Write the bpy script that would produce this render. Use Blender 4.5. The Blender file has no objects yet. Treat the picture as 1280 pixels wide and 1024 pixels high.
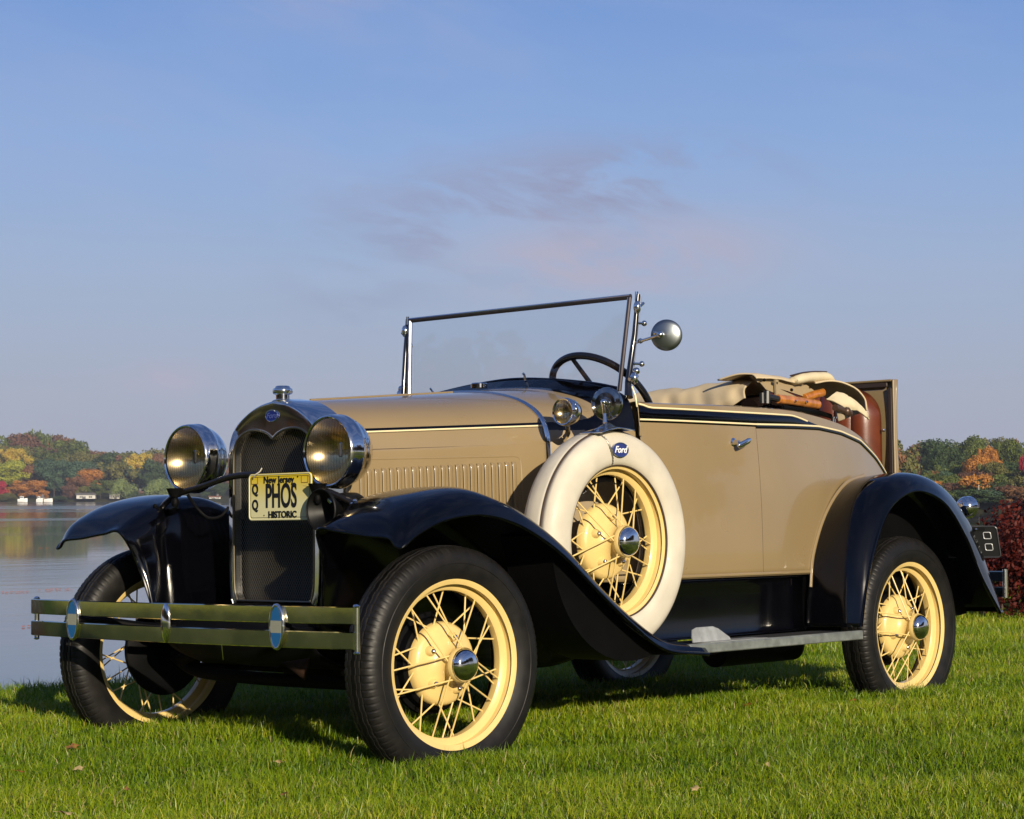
import bpy, math, random
import numpy as np
from mathutils import Matrix, Vector
random.seed(7); rng=np.random.default_rng(11)
sc=bpy.context.scene
# ------------------------------------------------------------ camera
F_PX=2534.0
CAR_CAM=dict(loc=(-4.4773,-5.0169,.7676),yaw=.8390,pitch=.0588,roll=-.0108)
def cam_rot(yaw,pitch,roll):
    f=Vector((math.sin(yaw)*math.cos(pitch),math.cos(yaw)*math.cos(pitch),math.sin(pitch)))
    r=Vector((math.cos(yaw),-math.sin(yaw),0)); u=r.cross(f)
    r2=r*math.cos(roll)+u*math.sin(roll); u2=-r*math.sin(roll)+u*math.cos(roll)
    return Matrix((r2,u2,-f)).transposed()
CC=Matrix.Translation(CAR_CAM['loc'])@cam_rot(CAR_CAM['yaw'],CAR_CAM['pitch'],CAR_CAM['roll']).to_4x4()
WR=cam_rot(CAR_CAM['yaw'],.0430,0.0).to_4x4()
M=WR@CC.inverted()                       # car (lawn) frame -> level world frame
pv=Vector((1.3,0,0)); M=Matrix.Translation(pv-M@pv)@M
camd=bpy.data.cameras.new('camera'); cam=bpy.data.objects.new('camera',camd); sc.collection.objects.link(cam)
cam.matrix_world=M@CC; camd.sensor_width=36; camd.lens=F_PX/1280*36; camd.clip_start=.1; camd.clip_end=6000
sc.camera=cam
CAM=cam.matrix_world.translation.copy()
WATER_Z=CAM.z-1.60
# ------------------------------------------------------------ light
SUN=Vector((-.50,-1.0,.36)).normalized()          # towards the sun, world frame
sd=bpy.data.lights.new('sun','SUN'); sd.energy=5.0; sd.angle=math.radians(.5); sd.color=(1,.87,.67)
so=bpy.data.objects.new('sun',sd); sc.collection.objects.link(so)
so.rotation_euler=SUN.to_track_quat('Z','Y').to_euler()
w=bpy.data.worlds.new('World'); sc.world=w; w.use_nodes=True; nt=w.node_tree; nt.nodes.clear()
N=nt.nodes.new; L=nt.links.new
out=N('ShaderNodeOutputWorld'); bg=N('ShaderNodeBackground'); sky=N('ShaderNodeTexSky')
sky.sky_type='NISHITA'; sky.sun_disc=False; sky.sun_elevation=math.asin(SUN.z); sky.sun_rotation=math.atan2(SUN.x,SUN.y)
sky.air_density=1.0; sky.dust_density=2.0; sky.ozone_density=2.5; sky.altitude=50
tc=N('ShaderNodeTexCoord')
def math_(op,a,b=None,c=None):
    n=N('ShaderNodeMath'); n.operation=op
    for i,v in enumerate((a,b,c)):
        if v is None: continue
        if isinstance(v,(int,float)): n.inputs[i].default_value=v
        else: L(v,n.inputs[i])
    return n.outputs[0]
def dot_(vec):
    n=N('ShaderNodeVectorMath'); n.operation='DOT_PRODUCT'; L(tc.outputs['Generated'],n.inputs[0]); n.inputs[1].default_value=vec; return n.outputs['Value']
ya=CAR_CAM['yaw']; uu=dot_((math.cos(ya),-math.sin(ya),0)); vv=dot_((0,0,1)); ww=dot_((math.sin(ya),math.cos(ya),0))
cv=N('ShaderNodeCombineXYZ'); L(math_('MULTIPLY',uu,1.0),cv.inputs[0]); L(math_('MULTIPLY_ADD',vv,3.0,math_('MULTIPLY',uu,.55)),cv.inputs[1])
def noise_(sc_,de,ro,di,off=0):
    n=N('ShaderNodeTexNoise'); n.inputs['Scale'].default_value=sc_; n.inputs['Detail'].default_value=de; n.inputs['Roughness'].default_value=ro; n.inputs['Distortion'].default_value=di
    m_=N('ShaderNodeVectorMath'); m_.operation='ADD'; m_.inputs[1].default_value=(off,off*.7,off*.3); L(cv.outputs[0],m_.inputs[0]); L(m_.outputs[0],n.inputs['Vector']); return n.outputs['Fac']
def ramp_(v,a,b,lo=0,hi=1):
    n=N('ShaderNodeMapRange'); n.interpolation_type='SMOOTHSTEP'; n.inputs['From Min'].default_value=a; n.inputs['From Max'].default_value=b; n.inputs['To Min'].default_value=lo; n.inputs['To Max'].default_value=hi; L(v,n.inputs['Value']); return n.outputs[0]
def blob_(u0,v0,a,b):
    x=math_('MULTIPLY',math_('SUBTRACT',uu,u0),1/a); y=math_('MULTIPLY',math_('SUBTRACT',vv,v0),1/b)
    return math_('EXPONENT',math_('MULTIPLY',math_('ADD',math_('MULTIPLY',x,x),math_('MULTIPLY',y,y)),-1.0))
def cu(px): return (px-640)/F_PX
def cvv(py): return (512+109-py)/F_PX
n1=noise_(15,6,.6,.4); n2=noise_(9,5,.6,.5,3.3)
dark_=math_('MULTIPLY',math_('ADD',math_('ADD',blob_(cu(780),cvv(230),.062,.018),math_('MULTIPLY',blob_(cu(580),cvv(285),.065,.024),.8)),math_('MULTIPLY',blob_(cu(440),cvv(370),.03,.02),.35)),ramp_(n1,.40,.62,0,.95))
lite_=math_('MULTIPLY',math_('ADD',math_('ADD',blob_(cu(850),cvv(322),.045,.017),blob_(cu(690),cvv(335),.045,.018)),math_('ADD',math_('MULTIPLY',blob_(cu(215),cvv(478),.022,.008),1.0),math_('MULTIPLY',blob_(cu(400),cvv(8),.03,.012),.5))),ramp_(n2,.36,.60,0,.90))
veil_=math_('MULTIPLY',ramp_(noise_(5.5,5,.55,.3,7.1),.40,.75,0,.28),ramp_(vv,.02,.10,.25,1.0))
mx=N('ShaderNodeMix'); mx.data_type='RGBA'; mx.inputs['B'].default_value=(3.55,3.95,5.6,1); L(veil_,mx.inputs['Factor']); L(sky.outputs['Color'],mx.inputs['A'])
mx2=N('ShaderNodeMix'); mx2.data_type='RGBA'; mx2.inputs['B'].default_value=(2.55,2.75,4.1,1); L(dark_,mx2.inputs['Factor']); L(mx.outputs['Result'],mx2.inputs['A'])
mx3=N('ShaderNodeMix'); mx3.data_type='RGBA'; mx3.inputs['B'].default_value=(3.85,3.72,4.75,1); L(lite_,mx3.inputs['Factor']); L(mx2.outputs['Result'],mx3.inputs['A']); L(mx3.outputs['Result'],bg.inputs['Color'])
bg.inputs['Strength'].default_value=.10; L(bg.outputs['Background'],out.inputs['Surface'])
# autumn haze low in the sky: blended over the sky texture by elevation
sx=N('ShaderNodeSeparateXYZ'); L(tc.outputs['Generated'],sx.inputs[0]); hz=N('ShaderNodeValToRGB'); he=hz.color_ramp.elements
K=8.85
he[0].position=0; he[0].color=(.385,.405,.485,1); he[1].position=.65; he[1].color=(.030,.075,.25,1)
for p_,c_ in((.05,(.375,.415,.530)),(.11,(.335,.430,.620)),(.17,(.255,.395,.690)),(.235,(.180,.320,.660)),(.30,(.11,.22,.52)),(.42,(.055,.13,.37))): q_=he.new(p_); q_.color=(*c_,1)
vm=N('ShaderNodeVectorMath'); vm.operation='SCALE'; vm.inputs['Scale'].default_value=K; L(sx.outputs['Z'],hz.inputs['Fac']); L(hz.outputs['Color'],vm.inputs[0])
fm=N('ShaderNodeMapRange'); fm.inputs['From Min'].default_value=.22; fm.inputs['From Max'].default_value=.75; fm.inputs['To Min'].default_value=.93; fm.inputs['To Max'].default_value=.70; L(sx.outputs['Z'],fm.inputs['Value'])
m0=N('ShaderNodeMix'); m0.data_type='RGBA'; L(fm.outputs['Result'],m0.inputs['Factor']); L(sky.outputs['Color'],m0.inputs['A']); L(vm.outputs['Vector'],m0.inputs['B']); L(m0.outputs['Result'],mx.inputs['A'])
sc.view_settings.view_transform='Standard'; sc.view_settings.look='None'; sc.view_settings.exposure=0.22; sc.view_settings.gamma=1
sc.view_settings.use_curve_mapping=False
sc.render.engine='CYCLES'
# ------------------------------------------------------------ helpers
def mat(name,col,rough=.5,metal=0,coat=0,spec=.5,var=0,vs=8,bump=0,bs=60,bd=.002,col2=None,detail=4,trans=0,rvar=0):
    m=bpy.data.materials.new(name); m.use_nodes=True; t=m.node_tree; b=t.nodes['Principled BSDF']
    b.inputs['Base Color'].default_value=(*col,1); b.inputs['Roughness'].default_value=rough; b.inputs['Metallic'].default_value=metal
    b.inputs['Coat Weight'].default_value=coat; b.inputs['Coat Roughness'].default_value=.04; b.inputs['Specular IOR Level'].default_value=spec
    tc=t.nodes.new('ShaderNodeTexCoord')
    if var or col2:
        n=t.nodes.new('ShaderNodeTexNoise'); n.inputs['Scale'].default_value=vs; n.inputs['Detail'].default_value=detail
        t.links.new(tc.outputs['Object'],n.inputs['Vector'])
        r=t.nodes.new('ShaderNodeValToRGB'); r.color_ramp.elements[0].position=.35; r.color_ramp.elements[1].position=.68
        c2=col2 or tuple(c*(1-var) for c in col)
        r.color_ramp.elements[0].color=(*c2,1); r.color_ramp.elements[1].color=(*col,1)
        t.links.new(n.outputs['Fac'],r.inputs['Fac']); t.links.new(r.outputs['Color'],b.inputs['Base Color'])
    if rvar:
        n=t.nodes.new('ShaderNodeTexNoise'); n.inputs['Scale'].default_value=vs*1.7; n.inputs['Detail'].default_value=6
        t.links.new(tc.outputs['Object'],n.inputs['Vector'])
        r=t.nodes.new('ShaderNodeMapRange'); r.inputs['From Min'].default_value=.3; r.inputs['From Max'].default_value=.75
        r.inputs['To Min'].default_value=rough; r.inputs['To Max'].default_value=rough+rvar
        t.links.new(n.outputs['Fac'],r.inputs['Value']); t.links.new(r.outputs['Result'],b.inputs['Roughness'])
    if bump:
        n=t.nodes.new('ShaderNodeTexNoise'); n.inputs['Scale'].default_value=bs; n.inputs['Detail'].default_value=5
        t.links.new(tc.outputs['Object'],n.inputs['Vector'])
        bp=t.nodes.new('ShaderNodeBump'); bp.inputs['Strength'].default_value=bump; bp.inputs['Distance'].default_value=bd
        t.links.new(n.outputs['Fac'],bp.inputs['Height']); t.links.new(bp.outputs['Normal'],b.inputs['Normal'])
    return m
TAN=mat('tan_paint',(.268,.196,.098),.26,0,.8,.5,.08,3,.10,1.8,.02,rvar=.12)
BLACK=mat('black_paint',(.0010,.0010,.0018),.07,0,0,.5,0,5,.05,3,.006,rvar=.07)
DARK=mat('black_chassis',(.0028,.0028,.0032),.6,0,0,.10,.4,12,.2,80,.001)
CREAM=mat('cream_paint',(.76,.56,.21),.32,0,.5,.5,.08,14,.03,20,.002,rvar=.12)
STRIPE=mat('cream_pinstripe',(.82,.70,.42),.35,0,.3)
WHITE=mat('white_vinyl',(.64,.59,.48),.45,0,.05,.4,.16,9,.45,9,.008,rvar=.2,detail=9)
SEAM=mat('brown_piping',(.05,.03,.02),.6)
CHROME=mat('chrome',(.82,.81,.79),.05,1,rvar=.10,vs=9)
NICKEL=mat('bumper_chrome',(.88,.82,.56),.04,1,0,.5,.15,6,.05,14,.003,rvar=.10)
RUBBER=mat('tyre_rubber',(.0062,.006,.0062),.42,0,0,.33,.25,20,.25,50,.001,col2=(.011,.010,.009),rvar=.15)
LEATHER=mat('brown_leather',(.14,.032,.011),.30,0,.25,.5,.35,9,.3,160,.0012)
CANVAS=mat('tan_canvas',(.60,.49,.32),.85,0,0,.2,.12,7,.5,420,.0008)
CANVAS2=mat('light_canvas_lining',(.66,.57,.38),.85,0,0,.2,.15,9,.5,380,.0008)
WOOD=mat('varnished_wood',(.55,.20,.035),.25,0,.6,.5,.45,30)
DRABIRON=mat('tan_painted_iron',(.33,.25,.14),.45,0,.1)
YELLOW=mat('plate_yellow',(.62,.52,.06),.4,0,.2,.5,0)
PLATEC=mat('plate_cream',(.62,.60,.36),.4)
INK=mat('plate_ink',(.008,.008,.01),.4)
ENAMEL=mat('blue_enamel',(.010,.022,.16),.2,0,.8)
CLAMPBLUE=mat('light_blue_enamel',(.012,.10,.27),.3,0,.5)
CLAMPWHITE=mat('white_enamel',(.26,.27,.22),.3,0,.5)
BRASSY=mat('grille_wire',(.24,.21,.15),.35,1)
ALU=mat('worn_aluminium',(.42,.45,.42),.42,.7,0,.5,.35,25,.2,60,.001,rvar=.2)
RIBMAT=mat('ribbed_rubber_mat',(.02,.02,.022),.55,0,0,.4,.3,15)
RUST=mat('rusty_iron',(.05,.022,.012),.8,0,0,.3,.5,20,.5,60,.002)
# silver reflector, with gold reflected from sunlit straw put into its colour
REFL=mat('lamp_reflector',(.88,.79,.60),.20,1,0,.5,.15,10)
def glassmat(name,tint=(.95,.97,.96),mixf=.09,rough=.02,bump=False):
    m=bpy.data.materials.new(name); m.use_nodes=True; t=m.node_tree; t.nodes.remove(t.nodes['Principled BSDF'])
    o=t.nodes['Material Output']; tr=t.nodes.new('ShaderNodeBsdfTransparent'); tr.inputs['Color'].default_value=(*tint,1)
    g=t.nodes.new('ShaderNodeBsdfGlossy'); g.inputs['Roughness'].default_value=rough
    lw=t.nodes.new('ShaderNodeLayerWeight'); lw.inputs['Blend'].default_value=.5; f=t.nodes.new('ShaderNodeMath'); f.operation='POWER'; f.inputs[1].default_value=4; t.links.new(lw.outputs['Facing'],f.inputs[0])
    a=t.nodes.new('ShaderNodeMath'); a.operation='MULTIPLY_ADD'; a.inputs[1].default_value=.9; a.inputs[2].default_value=mixf; a.use_clamp=True
    x=t.nodes.new('ShaderNodeMixShader'); L=t.links.new
    L(f.outputs[0],a.inputs[0]); L(a.outputs[0],x.inputs[0]); L(tr.outputs[0],x.inputs[1]); L(g.outputs[0],x.inputs[2]); L(x.outputs[0],o.inputs['Surface'])
    if bump:
        tc=t.nodes.new('ShaderNodeTexCoord'); wv=t.nodes.new('ShaderNodeTexWave'); wv.bands_direction='Y'; wv.inputs['Scale'].default_value=26; mc_=t.nodes.new('ShaderNodeMix'); mc_.data_type='RGBA'; mc_.inputs['A'].default_value=(tint[0]*.72,tint[1]*.70,tint[2]*.66,1); mc_.inputs['B'].default_value=(*tint,1); L(wv.outputs['Fac'],mc_.inputs['Factor']); L(mc_.outputs['Result'],tr.inputs['Color'])
        b=t.nodes.new('ShaderNodeBump'); b.inputs['Distance'].default_value=.0015; b.inputs['Strength'].default_value=.5
        L(tc.outputs['Object'],wv.inputs['Vector']); L(wv.outputs['Fac'],b.inputs['Height']); L(b.outputs['Normal'],g.inputs['Normal'])
    return m
GLASS=glassmat('windshield_glass',(.93,.95,.95),.09)
LENS=glassmat('fluted_lens',(.95,.89,.76),.08,.08,True)  # warm glass tint adds to the golden reflection painted into the lamp

def tag(o,label=None,cat=None,group=None,kind=None):
    if label: o['label']=label
    if cat: o['category']=cat
    if group: o['group']=group
    if kind: o['kind']=kind
    return o
def empty(name,loc=(0,0,0),rz=0,parent=None):
    o=bpy.data.objects.new(name,None); sc.collection.objects.link(o); o.location=loc; o.rotation_euler=(0,0,rz)
    o.empty_display_size=.1
    if parent: o.parent=parent
    return o
def link(me,name,parent=None,m=None):
    o=bpy.data.objects.new(name,me); sc.collection.objects.link(o)
    if parent: o.parent=parent
    if m is not None and not me.materials: me.materials.append(m)
    return o
def crc(P,n,closed=False):
    """Catmull-Rom through P -> n samples"""
    P=np.asarray(P,float); k=len(P)
    if closed: Q=np.vstack([P[-1],P,P[0],P[1]]); seg=k; t=np.linspace(0,seg,n,endpoint=False)
    else: Q=np.vstack([2*P[0]-P[1],P,2*P[-1]-P[-2]]); seg=k-1; t=np.linspace(0,seg,n)
    i=np.minimum(t.astype(int),seg-1); u=(t-i)[:,None]
    a,b,c,d=Q[i],Q[i+1],Q[i+2],Q[i+3]
    return .5*((2*b)+(-a+c)*u+(2*a-5*b+4*c-d)*u**2+(-a+3*b-3*c+d)*u**3)
def patch(ctrl,nu,nv):
    ctrl=np.asarray(ctrl,float)
    A=np.array([crc(row,nv) for row in ctrl])            # m x nv x 3
    return np.array([crc(A[:,j],nu) for j in range(nv)]).transpose(1,0,2)
class MB:
    def __init__(s): s.v=[]; s.f=[]; s.mi=[]
    def add(s,V,Fc,mi=0):
        b=len(s.v); s.v+= [tuple(map(float,x)) for x in V]; s.f+=[tuple(b+i for i in f) for f in Fc]; s.mi+=[mi]*len(Fc); return s
    def grid(s,G,mi=0,closed=False,mifun=None):
        G=np.asarray(G); a,b=G.shape[:2]; Fc=[]; ms=[]
        for i in range(a-1):
            for j in range(b if closed else b-1):
                k=(j+1)%b; Fc.append((i*b+j,i*b+k,(i+1)*b+k,(i+1)*b+j))
                ms.append(mifun((G[i,j]+G[i+1,k])/2) if mifun else mi)
        s.add(G.reshape(-1,3),Fc); s.mi[-len(Fc):]=ms; return s
    def box(s,c,d,R=None,bev=0,mi=0):
        c=np.array(c,float); h=np.array(d,float)/2
        if bev<=0:
            V=np.array([[x,y,z] for x in(-1,1) for y in(-1,1) for z in(-1,1)])*h
            Fc=[(0,1,3,2),(4,6,7,5),(0,4,5,1),(2,3,7,6),(0,2,6,4),(1,5,7,3)]
            V=V@(np.array(R).T if R is not None else np.eye(3))+c
            return s.add(V,Fc,mi)
        # chamfered box as stacked octagons along its longest axis
        ax=int(np.argmax(h)); o=[i for i in range(3) if i!=ax]; a,b=h[o[0]],h[o[1]]; e=min(bev,a*.9,b*.9,h[ax]*.9)
        rings=[]
        for zz,sh in((-h[ax],e),(-h[ax]+e,0),(h[ax]-e,0),(h[ax],e)):
            aa,bb=a-sh,b-sh; r=[]
            for (p,q) in((aa,-bb+e*(1 if sh==0 else .5)),(aa,bb-e*(1 if sh==0 else .5)),(aa-e,bb),(-aa+e,bb),(-aa,bb-e),(-aa,-bb+e),(-aa+e,-bb),(aa-e,-bb)):
                v=[0,0,0]; v[ax]=zz; v[o[0]]=p; v[o[1]]=q; r.append(v)
            rings.append(r)
        G=np.array(rings); G=G@(np.array(R).T if R is not None else np.eye(3))+c
        b0=len(s.v); s.grid(G,mi,True); s.f+= [tuple(b0+i for i in range(7,-1,-1)),tuple(b0+24+i for i in range(8))]; s.mi+=[mi]*2
        return s
    def tube(s,P,r,n=10,ry=None,up=(0,0,1),closed=False,mi=0,cap=True):
        P=np.asarray(P,float); m=len(P); r=np.broadcast_to(np.asarray(r,float),(m,)); r2=r if ry is None else np.broadcast_to(np.asarray(ry,float),(m,))
        T=np.gradient(P,axis=0) if not closed else (np.roll(P,-1,0)-np.roll(P,1,0))
        T/=np.linalg.norm(T,axis=1)[:,None]+1e-12
        G=[]; up=np.array(up,float); prev=None
        for i in range(m):
            u=up-T[i]*(up@T[i])
            if np.linalg.norm(u)<.12: u=prev if prev is not None else np.cross(T[i],[1,.3,0])
            u=u-T[i]*(u@T[i]); u/=np.linalg.norm(u); prev=u; w_=np.cross(T[i],u)
            a=np.linspace(0,2*np.pi,n,endpoint=False)
            G.append(P[i]+np.outer(np.cos(a)*r[i],u)+np.outer(np.sin(a)*r2[i],w_))
        if closed: G.append(G[0])
        b0=len(s.v); s.grid(np.array(G),mi,True)
        if cap and not closed:
            s.f+=[tuple(b0+i for i in range(n-1,-1,-1)),tuple(b0+(m-1)*n+i for i in range(n))]; s.mi+=[mi]*2
        return s
    def lathe(s,prof,O=(0,0,0),ax=(0,0,1),n=48,mi=0,a0=0,a1=2*np.pi,squash=1):
        O=np.array(O,float); ax=np.array(ax,float); ax/=np.linalg.norm(ax)
        e1=np.cross(ax,[0,0,1]) if abs(ax[2])<.9 else np.cross(ax,[1,0,0]); e1/=np.linalg.norm(e1); e2=np.cross(ax,e1)
        full=abs(a1-a0-2*np.pi)<1e-6
        a=np.linspace(a0,a1,n,endpoint=not full)
        G=np.array([[O+ax*h+r*(math.cos(t)*e1+math.sin(t)*squash*e2) for t in a] for r,h in prof])
        return s.grid(G,mi,full)
    def prism(s,poly,O,U,V,W,th,mi=0,bev=0):
        O,U,V,W=[np.array(q,float) for q in(O,U,V,W)]; P=np.asarray(poly,float); n=len(P)
        A=np.array([O+U*a+V*b for a,b in P]); B=A+W*th
        b0=len(s.v); s.add(np.vstack([A,B]),[(i,(i+1)%n,n+(i+1)%n,n+i) for i in range(n)]+[tuple(range(n-1,-1,-1)),tuple(range(n,2*n))],mi)
        return s
    def sphere(s,c,r,n=16,sc_=(1,1,1),mi=0):
        prof=[(max(1e-4,math.sin(t)),-math.cos(t)) for t in np.linspace(0,math.pi,n//2+1)]
        m=MB().lathe(prof,n=n); V=np.array(m.v)*np.array(sc_)*r+np.array(c); return s.add(V,m.f,mi)
    def mirror(s):
        m=MB(); m.v=[(x,-y,z) for x,y,z in s.v]; m.f=[tuple(reversed(f)) for f in s.f]; m.mi=list(s.mi); return m
    def mesh(s,name,mats,smooth=35):
        me=bpy.data.meshes.new(name); me.from_pydata(s.v,[],s.f); me.update()
        for m in (mats if isinstance(mats,(list,tuple)) else [mats]): me.materials.append(m)
        if any(s.mi): me.polygons.foreach_set('material_index',s.mi)
        if smooth: me.shade_smooth() if hasattr(me,'shade_smooth') else None; me.polygons.foreach_set('use_smooth',[True]*len(me.polygons)); me.set_sharp_from_angle(angle=math.radians(smooth))
        return me
    def build(s,name,mats,parent=None,smooth=35,solid=0,bevel=0,off=0):
        o=link(s.mesh(name,mats,smooth),name,parent)
        if solid: md=o.modifiers.new('solid','SOLIDIFY'); md.thickness=solid; md.offset=off
        if bevel: md=o.modifiers.new('bevel','BEVEL'); md.width=bevel; md.segments=2; md.limit_method='ANGLE'
        return o
def text(name,body,size,O,X,Y,m,parent,ext=.001,sx=1,shear=0,align='CENTER',bold=0):
    cu=bpy.data.curves.new(name,'FONT'); cu.body=body; cu.size=size; cu.extrude=ext; cu.align_x=align; cu.align_y='CENTER'; cu.shear=shear; cu.offset=bold
    to=bpy.data.objects.new('t',cu); sc.collection.objects.link(to); dg=bpy.context.evaluated_depsgraph_get()
    me=bpy.data.meshes.new_from_object(to.evaluated_get(dg)); bpy.data.objects.remove(to)
    X=Vector(X); Y=Vector(Y); Z=X.cross(Y); Mt=Matrix((X*sx,Y,Z)).transposed().to_4x4(); Mt.translation=Vector(O); me.transform(Mt)
    me.materials.clear(); me.materials.append(m); me.name=name
    return link(me,name,parent)
def np_mesh(name,V,Fq,nper,mats,mi=None,smooth=False):
    me=bpy.data.meshes.new(name); nv=len(V); nf=len(Fq)//nper
    me.vertices.add(nv); me.vertices.foreach_set('co',np.asarray(V,np.float32).ravel())
    me.loops.add(len(Fq)); me.loops.foreach_set('vertex_index',np.asarray(Fq,np.int32))
    me.polygons.add(nf); me.polygons.foreach_set('loop_start',np.arange(0,nf*nper,nper,dtype=np.int32))
    if mi is not None: me.polygons.foreach_set('material_index',np.asarray(mi,np.int32))
    if smooth: me.polygons.foreach_set('use_smooth',np.ones(nf,bool))
    me.update(calc_edges=True)
    for m in mats: me.materials.append(m)
    return me
MN=np.array(M)
def toW(P): P=np.asarray(P,float); return P@MN[:3,:3].T+MN[:3,3]

# ------------------------------------------------------------ terrain
def shore(x): return 2.32+.05*np.sin(x*1.7)+.04*np.sin(x*4.1+1)+np.clip(x-4.6,0,30)*.6+np.clip(-x-2.5,0,400)*3
def lawn_z(x,y):
    z=.086+.012*np.sin(x*1.3+y*.7)+.01*np.sin(y*2.1-x*.6)+.004*np.sin(x*5+y*4.2)
    d=y-shore(x); z=z-np.where(d>0,.045*np.minimum(d,.8)**2*8+np.maximum(d-.8,0)*.65,0)
    return z
xs=np.unique(np.concatenate([np.linspace(-400,-12,24),np.linspace(-12,16,150),np.linspace(16,400,30)]))
ys=np.unique(np.concatenate([np.linspace(-400,-8,24),np.linspace(-8,9,110),np.linspace(9,30,30)]))
X,Y=np.meshgrid(xs,ys,indexing='ij'); G=np.stack([X,Y,lawn_z(X,Y)],-1)
Gw=toW(G.reshape(-1,3)).reshape(G.shape)
far=np.clip((np.hypot(X,Y)-15)/30,0,1); Gw[...,2]=np.where(Y<8,Gw[...,2]*(1-far)+far*0.0,Gw[...,2])
soil=mat('lawn_soil',(.055,.075,.014),.9,0,0,.2,0,3,.6,40,.01,col2=(.035,.052,.010))
t=soil.node_tree; gg=t.nodes.new('ShaderNodeNewGeometry'); ln=t.nodes.new('ShaderNodeVectorMath'); ln.operation='LENGTH'; mr_=t.nodes.new('ShaderNodeMapRange'); mr_.inputs['From Min'].default_value=11; mr_.inputs['From Max'].default_value=16
mm_=t.nodes.new('ShaderNodeMix'); mm_.data_type='RGBA'; b=t.nodes['Principled BSDF']; src=b.inputs['Base Color'].links[0].from_socket
n_=t.nodes.new('ShaderNodeTexNoise'); n_.inputs['Scale'].default_value=.6; n_.inputs['Detail'].default_value=6; rr_=t.nodes.new('ShaderNodeValToRGB'); rr_.color_ramp.elements[0].color=(.22,.28,.03,1); rr_.color_ramp.elements[1].color=(.40,.38,.06,1)
t.links.new(gg.outputs['Position'],ln.inputs[0]); t.links.new(ln.outputs['Value'],mr_.inputs['Value']); t.links.new(gg.outputs['Position'],n_.inputs['Vector']); t.links.new(n_.outputs['Fac'],rr_.inputs['Fac'])
t.links.new(mr_.outputs['Result'],mm_.inputs['Factor']); t.links.new(src,mm_.inputs['A']); t.links.new(rr_.outputs['Color'],mm_.inputs['B']); t.links.new(mm_.outputs['Result'],b.inputs['Base Color'])
lawn=MB().grid(Gw).build('lawn',soil); tag(lawn,kind='structure')
# water
wm=bpy.data.materials.new('lake_water'); wm.use_nodes=True; t=wm.node_tree; b=t.nodes['Principled BSDF']
b.inputs['Base Color'].default_value=(.010,.014,.016,1); b.inputs['Roughness'].default_value=.03; b.inputs['IOR'].default_value=1.333; b.inputs['Specular IOR Level'].default_value=.9
g=t.nodes.new('ShaderNodeNewGeometry'); mp=t.nodes.new('ShaderNodeMapping'); mp.inputs['Rotation'].default_value=(0,0,.84); mp.inputs['Scale'].default_value=(.35,1.0,1)
n=t.nodes.new('ShaderNodeTexNoise'); n.inputs['Scale'].default_value=1.1; n.inputs['Detail'].default_value=3
n2=t.nodes.new('ShaderNodeTexNoise'); n2.inputs['Scale'].default_value=.035; n2.inputs['Detail'].default_value=2
mp2=t.nodes.new('ShaderNodeMapping'); mp2.inputs['Rotation'].default_value=(0,0,.84); mp2.inputs['Scale'].default_value=(.12,1.0,1)
r=t.nodes.new('ShaderNodeMapRange'); r.inputs['From Min'].default_value=.46; r.inputs['From Max'].default_value=.60; r.inputs['To Min'].default_value=.022; r.inputs['To Max'].default_value=.16
bp=t.nodes.new('ShaderNodeBump'); bp.inputs['Distance'].default_value=.10; bp.inputs['Strength'].default_value=.1
r2=t.nodes.new('ShaderNodeMapRange'); r2.inputs['From Min'].default_value=.46; r2.inputs['From Max'].default_value=.60; r2.inputs['To Min'].default_value=.04; r2.inputs['To Max'].default_value=.14
Lk=t.links.new
Lk(g.outputs['Position'],mp.inputs['Vector']); Lk(mp.outputs['Vector'],n.inputs['Vector']); Lk(n.outputs['Fac'],bp.inputs['Height'])
Lk(g.outputs['Position'],mp2.inputs['Vector']); Lk(mp2.outputs['Vector'],n2.inputs['Vector']); Lk(n2.outputs['Fac'],r.inputs['Value']); Lk(r.outputs['Result'],bp.inputs['Strength'])
Lk(n2.outputs['Fac'],r2.inputs['Value']); Lk(r2.outputs['Result'],b.inputs['Roughness']); Lk(bp.outputs['Normal'],b.inputs['Normal'])
# world helpers: a pixel column and distance -> world xy
def along(px,dist):
    a=CAR_CAM['yaw']+math.atan((px-640)/F_PX); return CAM.x+math.sin(a)*dist/math.cos(a-CAR_CAM['yaw']),CAM.y+math.cos(a)*dist/math.cos(a-CAR_CAM['yaw'])
fx,fy=along(640,600); 
lake=MB().grid(np.array([[[-2500,-1500,WATER_Z],[-2500,3000,WATER_Z]],[[3000,-1500,WATER_Z],[3000,3000,WATER_Z]]],float)); lake=lake.build('lake_water',wm,smooth=0); tag(lake,kind='structure')
# far shore ground: a low bank rising to a wooded hill
earth=mat('far_bank_ground',(.05,.05,.02),.95,0,0,.1,.4,.05)
pxs=np.linspace(-900,2200,160); dd=[0,3,8,42,102,202,402]; hh=[-.6,.5,1.3,3.0,6,9,9]
def sh0(p): t_=min(1,max(0,(p-1000)/110)); t_=t_*t_*(3-2*t_); return 598-(598-205)*t_
G=np.array([[(*along(p,sh0(p)+d+2*math.sin(p*.05)*0+4*math.sin(p*.013)),WATER_Z+h) for d,h in zip(dd,hh)] for p in pxs])
o=MB().grid(G).build('far_shore',earth); tag(o,kind='structure')

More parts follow.
